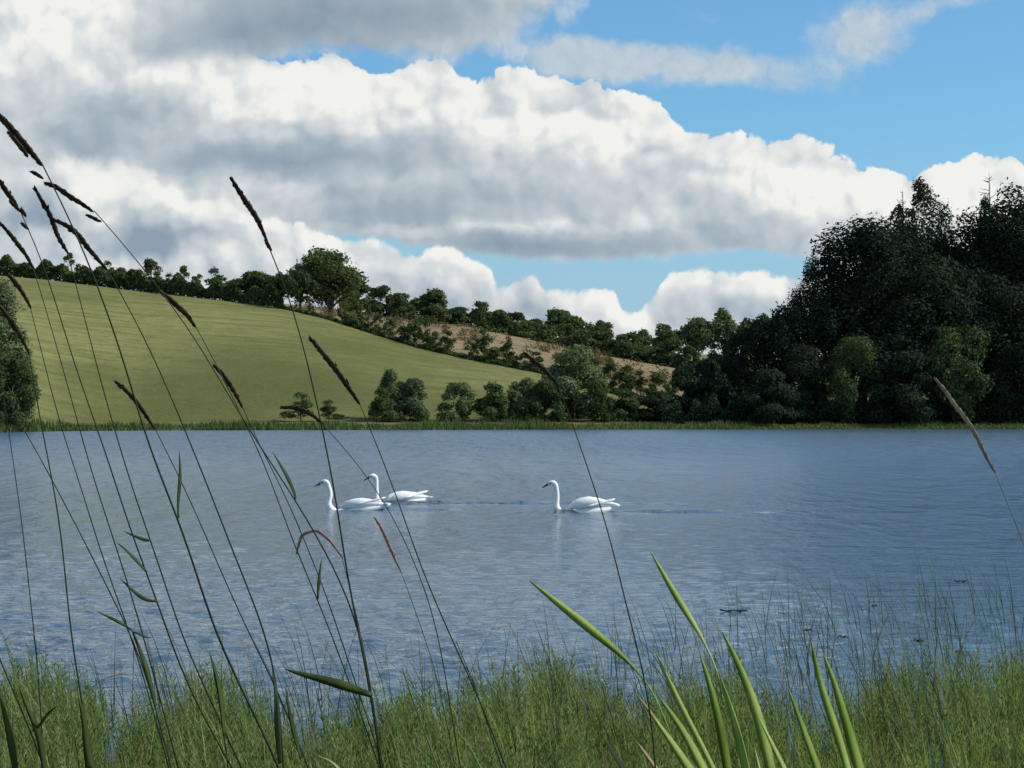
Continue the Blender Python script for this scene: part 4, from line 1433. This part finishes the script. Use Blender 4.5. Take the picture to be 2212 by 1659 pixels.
G, DRY = iris_mat(), M_DRY
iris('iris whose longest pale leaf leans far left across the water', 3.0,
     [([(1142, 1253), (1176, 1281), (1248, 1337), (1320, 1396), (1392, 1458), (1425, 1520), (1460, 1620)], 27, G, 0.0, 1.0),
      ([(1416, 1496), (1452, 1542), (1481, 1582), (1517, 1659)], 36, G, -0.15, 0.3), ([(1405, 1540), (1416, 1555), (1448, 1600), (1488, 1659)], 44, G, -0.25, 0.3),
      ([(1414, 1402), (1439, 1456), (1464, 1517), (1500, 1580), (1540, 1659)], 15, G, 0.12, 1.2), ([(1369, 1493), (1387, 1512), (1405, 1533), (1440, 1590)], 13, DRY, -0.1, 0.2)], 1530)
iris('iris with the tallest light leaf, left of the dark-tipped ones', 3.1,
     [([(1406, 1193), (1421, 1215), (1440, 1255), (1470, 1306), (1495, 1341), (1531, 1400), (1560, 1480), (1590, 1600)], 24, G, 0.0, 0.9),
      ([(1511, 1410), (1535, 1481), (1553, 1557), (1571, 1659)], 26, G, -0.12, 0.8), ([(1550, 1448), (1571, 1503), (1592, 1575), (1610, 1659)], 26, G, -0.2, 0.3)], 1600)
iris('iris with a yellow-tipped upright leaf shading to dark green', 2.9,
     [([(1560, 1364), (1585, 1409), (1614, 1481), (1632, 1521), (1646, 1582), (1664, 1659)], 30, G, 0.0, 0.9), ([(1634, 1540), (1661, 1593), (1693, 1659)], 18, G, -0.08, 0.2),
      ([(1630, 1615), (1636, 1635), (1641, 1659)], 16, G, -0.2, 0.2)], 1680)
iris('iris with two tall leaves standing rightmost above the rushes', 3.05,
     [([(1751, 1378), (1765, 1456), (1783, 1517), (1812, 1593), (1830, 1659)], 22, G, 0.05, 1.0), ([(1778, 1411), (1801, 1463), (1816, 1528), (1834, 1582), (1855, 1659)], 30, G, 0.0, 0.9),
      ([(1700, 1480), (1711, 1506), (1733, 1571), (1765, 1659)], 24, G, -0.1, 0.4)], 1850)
iris('low iris with dry pink-tipped leaves at the bottom edge', 2.8,
     [([(1369, 1594), (1392, 1625), (1421, 1665)], 22, DRY, 0.0, 0.2), ([(1297, 1580), (1320, 1625), (1349, 1665)], 22, DRY, 0.05, 0.5)], 1400)


# ------------------------------------------------------------------ rushes and horsetails standing in the shallows
def shallows():
    rng = np.random.default_rng(31)

    def edge(px):                       # how far out the thick growth goes
        return 13.2 + 1.0 * np.sin(px * 0.006 + 0.5) + 0.8 * np.sin(px * 0.017) + np.where(px > 1500, 1.2 * np.clip((px - 1500) / 500, 0, 1), 0) - np.where(px < 420, 0.5, 0)

    def spots(n, far=False):
        out = []
        while len(out) < n:
            px = rng.uniform(-500, 2720)
            if far:
                D = 12.5 + 10.5 * rng.random() ** 1.7
                lim = 14 + 9 * np.clip((px - 900) / 1000, 0.12, 1)
                if D > lim: continue
            else:
                e = edge(px)
                D = 8.6 + (e - 8.6) * rng.random() ** 0.9
                if rng.random() < 0.12: D = e + abs(rng.normal(0, 0.7))
                g = 0
                for c_, w_, d0 in ((262, 26, 9.8), (2022, 26, 10.2), (1716, 16, 10.6)):
                    if abs(px - c_ + 16 * math.sin(D * 2.1) + rng.normal(0, 9)) < w_ and D > d0: g = 1
                if g and rng.random() < 0.8: continue
                if rng.random() > 0.85 + 0.5 * math.sin(px * 0.031 + D * 1.9) * math.sin(px * 0.013 - D * 2.7): continue
            out.append((px, D))
        a = np.array(out)
        return (a[:, 0] - CX) / FPX * a[:, 1], a[:, 1], a[:, 0]

    def ribbons(x, y, h, w, lean, z0=-0.15, seg=4):
        n = len(x)
        az = rng.uniform(0, 2 * math.pi, n)
        fx, fy = np.cos(az), np.sin(az)
        lx = rng.normal(-0.10, 0.10, n) * lean
        ly = rng.normal(0, 0.10, n) * lean
        V, F = [], []
        for i in range(seg + 1):
            t = i / seg
            wd = w * (1 - t ** 1.6) + 0.0006
            cx_, cy_, cz_ = x + lx * t ** 2 * h * 2, y + ly * t ** 2 * h * 2, z0 + (h - z0) * t
            V.append(np.stack([cx_ - fx * wd, cy_ - fy * wd, cz_], -1))
            V.append(np.stack([cx_ + fx * wd, cy_ + fy * wd, cz_], -1))
        V = np.stack(V, 1)
        base = np.arange(n)[:, None] * (2 * (seg + 1))
        F = np.concatenate([base + np.array([[2 * i, 2 * i + 1, 2 * i + 3, 2 * i + 2]]) for i in range(seg)], 0)
        return V.reshape(-1, 3), F, (lx, ly)

    m_rush = leaf_mat('rush_green', (0.040, 0.076, 0.020), (0.300, 0.370, 0.120), 0.38, 3.2, hue=(0.22, 0.16, 0.08), objvar=0, spread=1.1)
    m_horse = leaf_mat('horsetail_green', (0.046, 0.088, 0.024), (0.330, 0.410, 0.145), 0.38, 2.6, hue=(0.20, 0.15, 0.08), objvar=0, spread=1.1)
    m_plume = leaf_mat('plume_tan', (0.15, 0.13, 0.075), (0.30, 0.24, 0.16), 0.3, 0.7, objvar=0)
    x, y, px = spots(6500)
    h = rng.uniform(0.20, 0.43, len(x)) * (0.88 + 0.16 * np.sin(px * 0.012 + 1.3))
    v, f, _ = ribbons(x, y, h, rng.uniform(0.0036, 0.0085, len(x)), 0.9)
    tag(link('rushes', fast_mesh('rushes', v, f, m_rush)), 'dense belt of green rushes standing in the near shallows', 'rushes', kind='stuff')
    # horsetails: a stem with whorls of thin branches
    x, y, px = spots(6500)
    n = len(x)
    h = rng.uniform(0.20, 0.44, n) * (0.88 + 0.16 * np.sin(px * 0.012 + 1.3))
    v, f, (lx, ly) = ribbons(x, y, h, np.full(n, 0.0042), 0.6, seg=3)
    BV = []
    for k_ in range(9):
        t = 0.28 + 0.075 * k_
        z = -0.15 + (h + 0.15) * t
        cx_, cy_ = x + lx * t * t * h * 2, y + ly * t * t * h * 2
        for j in range(4):
            a = rng.uniform(0, 6.28, n)
            l = rng.uniform(0.025, 0.060, n) * (1.25 - t) * 1.2
            up = rng.uniform(0.9, 2.2, n)
            ex, ey, ez = cx_ + np.cos(a) * l, cy_ + np.sin(a) * l, z + l * up
            wz = 0.0058
            BV.append(np.stack([np.stack([cx_, cy_, z + wz], -1), np.stack([cx_, cy_, z - wz], -1), np.stack([ex, ey, ez], -1)], 1))
    bv = np.concatenate(BV, 0).reshape(-1, 3)
    o = link('horsetails', fast_mesh('horsetails', v, f, m_horse))
    tag(o, 'feathery green horsetails mixed through the rushes in the near shallows', 'horsetails', kind='stuff')
    b = link('whorls', fast_mesh('whorls', bv, np.arange(len(bv)).reshape(-1, 3), m_horse), o)
    b['kind'] = 'stuff'
    # thin stems farther out
    x, y, px = spots(1700, True)
    v, f, _ = ribbons(x, y, rng.uniform(0.22, 0.70, len(x)), rng.uniform(0.0022, 0.0042, len(x)), 1.2)
    m_thin = leaf_mat('thin_rush', (0.045, 0.070, 0.030), (0.110, 0.140, 0.065), 0.2, 0.9, hue=(0.2, 0.16, 0.1), objvar=0)
    tag(link('outer_rushes', fast_mesh('outer_rushes', v, f, m_thin)), 'scattered thin rush stems farther out in the water', 'rushes', kind='stuff')
    # soft grass plumes above the belt
    x, y, px = spots(420)
    n = len(x)
    h = rng.uniform(0.32, 0.52, n)
    v, f, (lx, ly) = ribbons(x, y, h, np.full(n, 0.0016), 1.0, seg=3)
    BV = []
    for k_ in range(16):
        t = 0.80 + 0.0125 * k_
        z = -0.15 + (h + 0.15) * t
        cx_, cy_ = x + lx * t * t * h * 2, y + ly * t * t * h * 2
        a = rng.uniform(0, 6.28, n)
        l = rng.uniform(0.008, 0.022, n)
        BV.append(np.stack([np.stack([cx_, cy_, z + .003], -1), np.stack([cx_, cy_, z - .004], -1), np.stack([cx_ + np.cos(a) * l, cy_ + np.sin(a) * l, z + l * 1.3], -1)], 1))
    bv = np.concatenate(BV, 0).reshape(-1, 3)
    o = link('plumed_grass', fast_mesh('plumed_grass', v, f, m_rush))
    tag(o, 'tan plumed grasses rising among the green rushes', 'grass', kind='stuff')
    b = link('plumes', fast_mesh('plumes', bv, np.arange(len(bv)).reshape(-1, 3), m_plume), o)
    b['kind'] = 'stuff'


shallows()
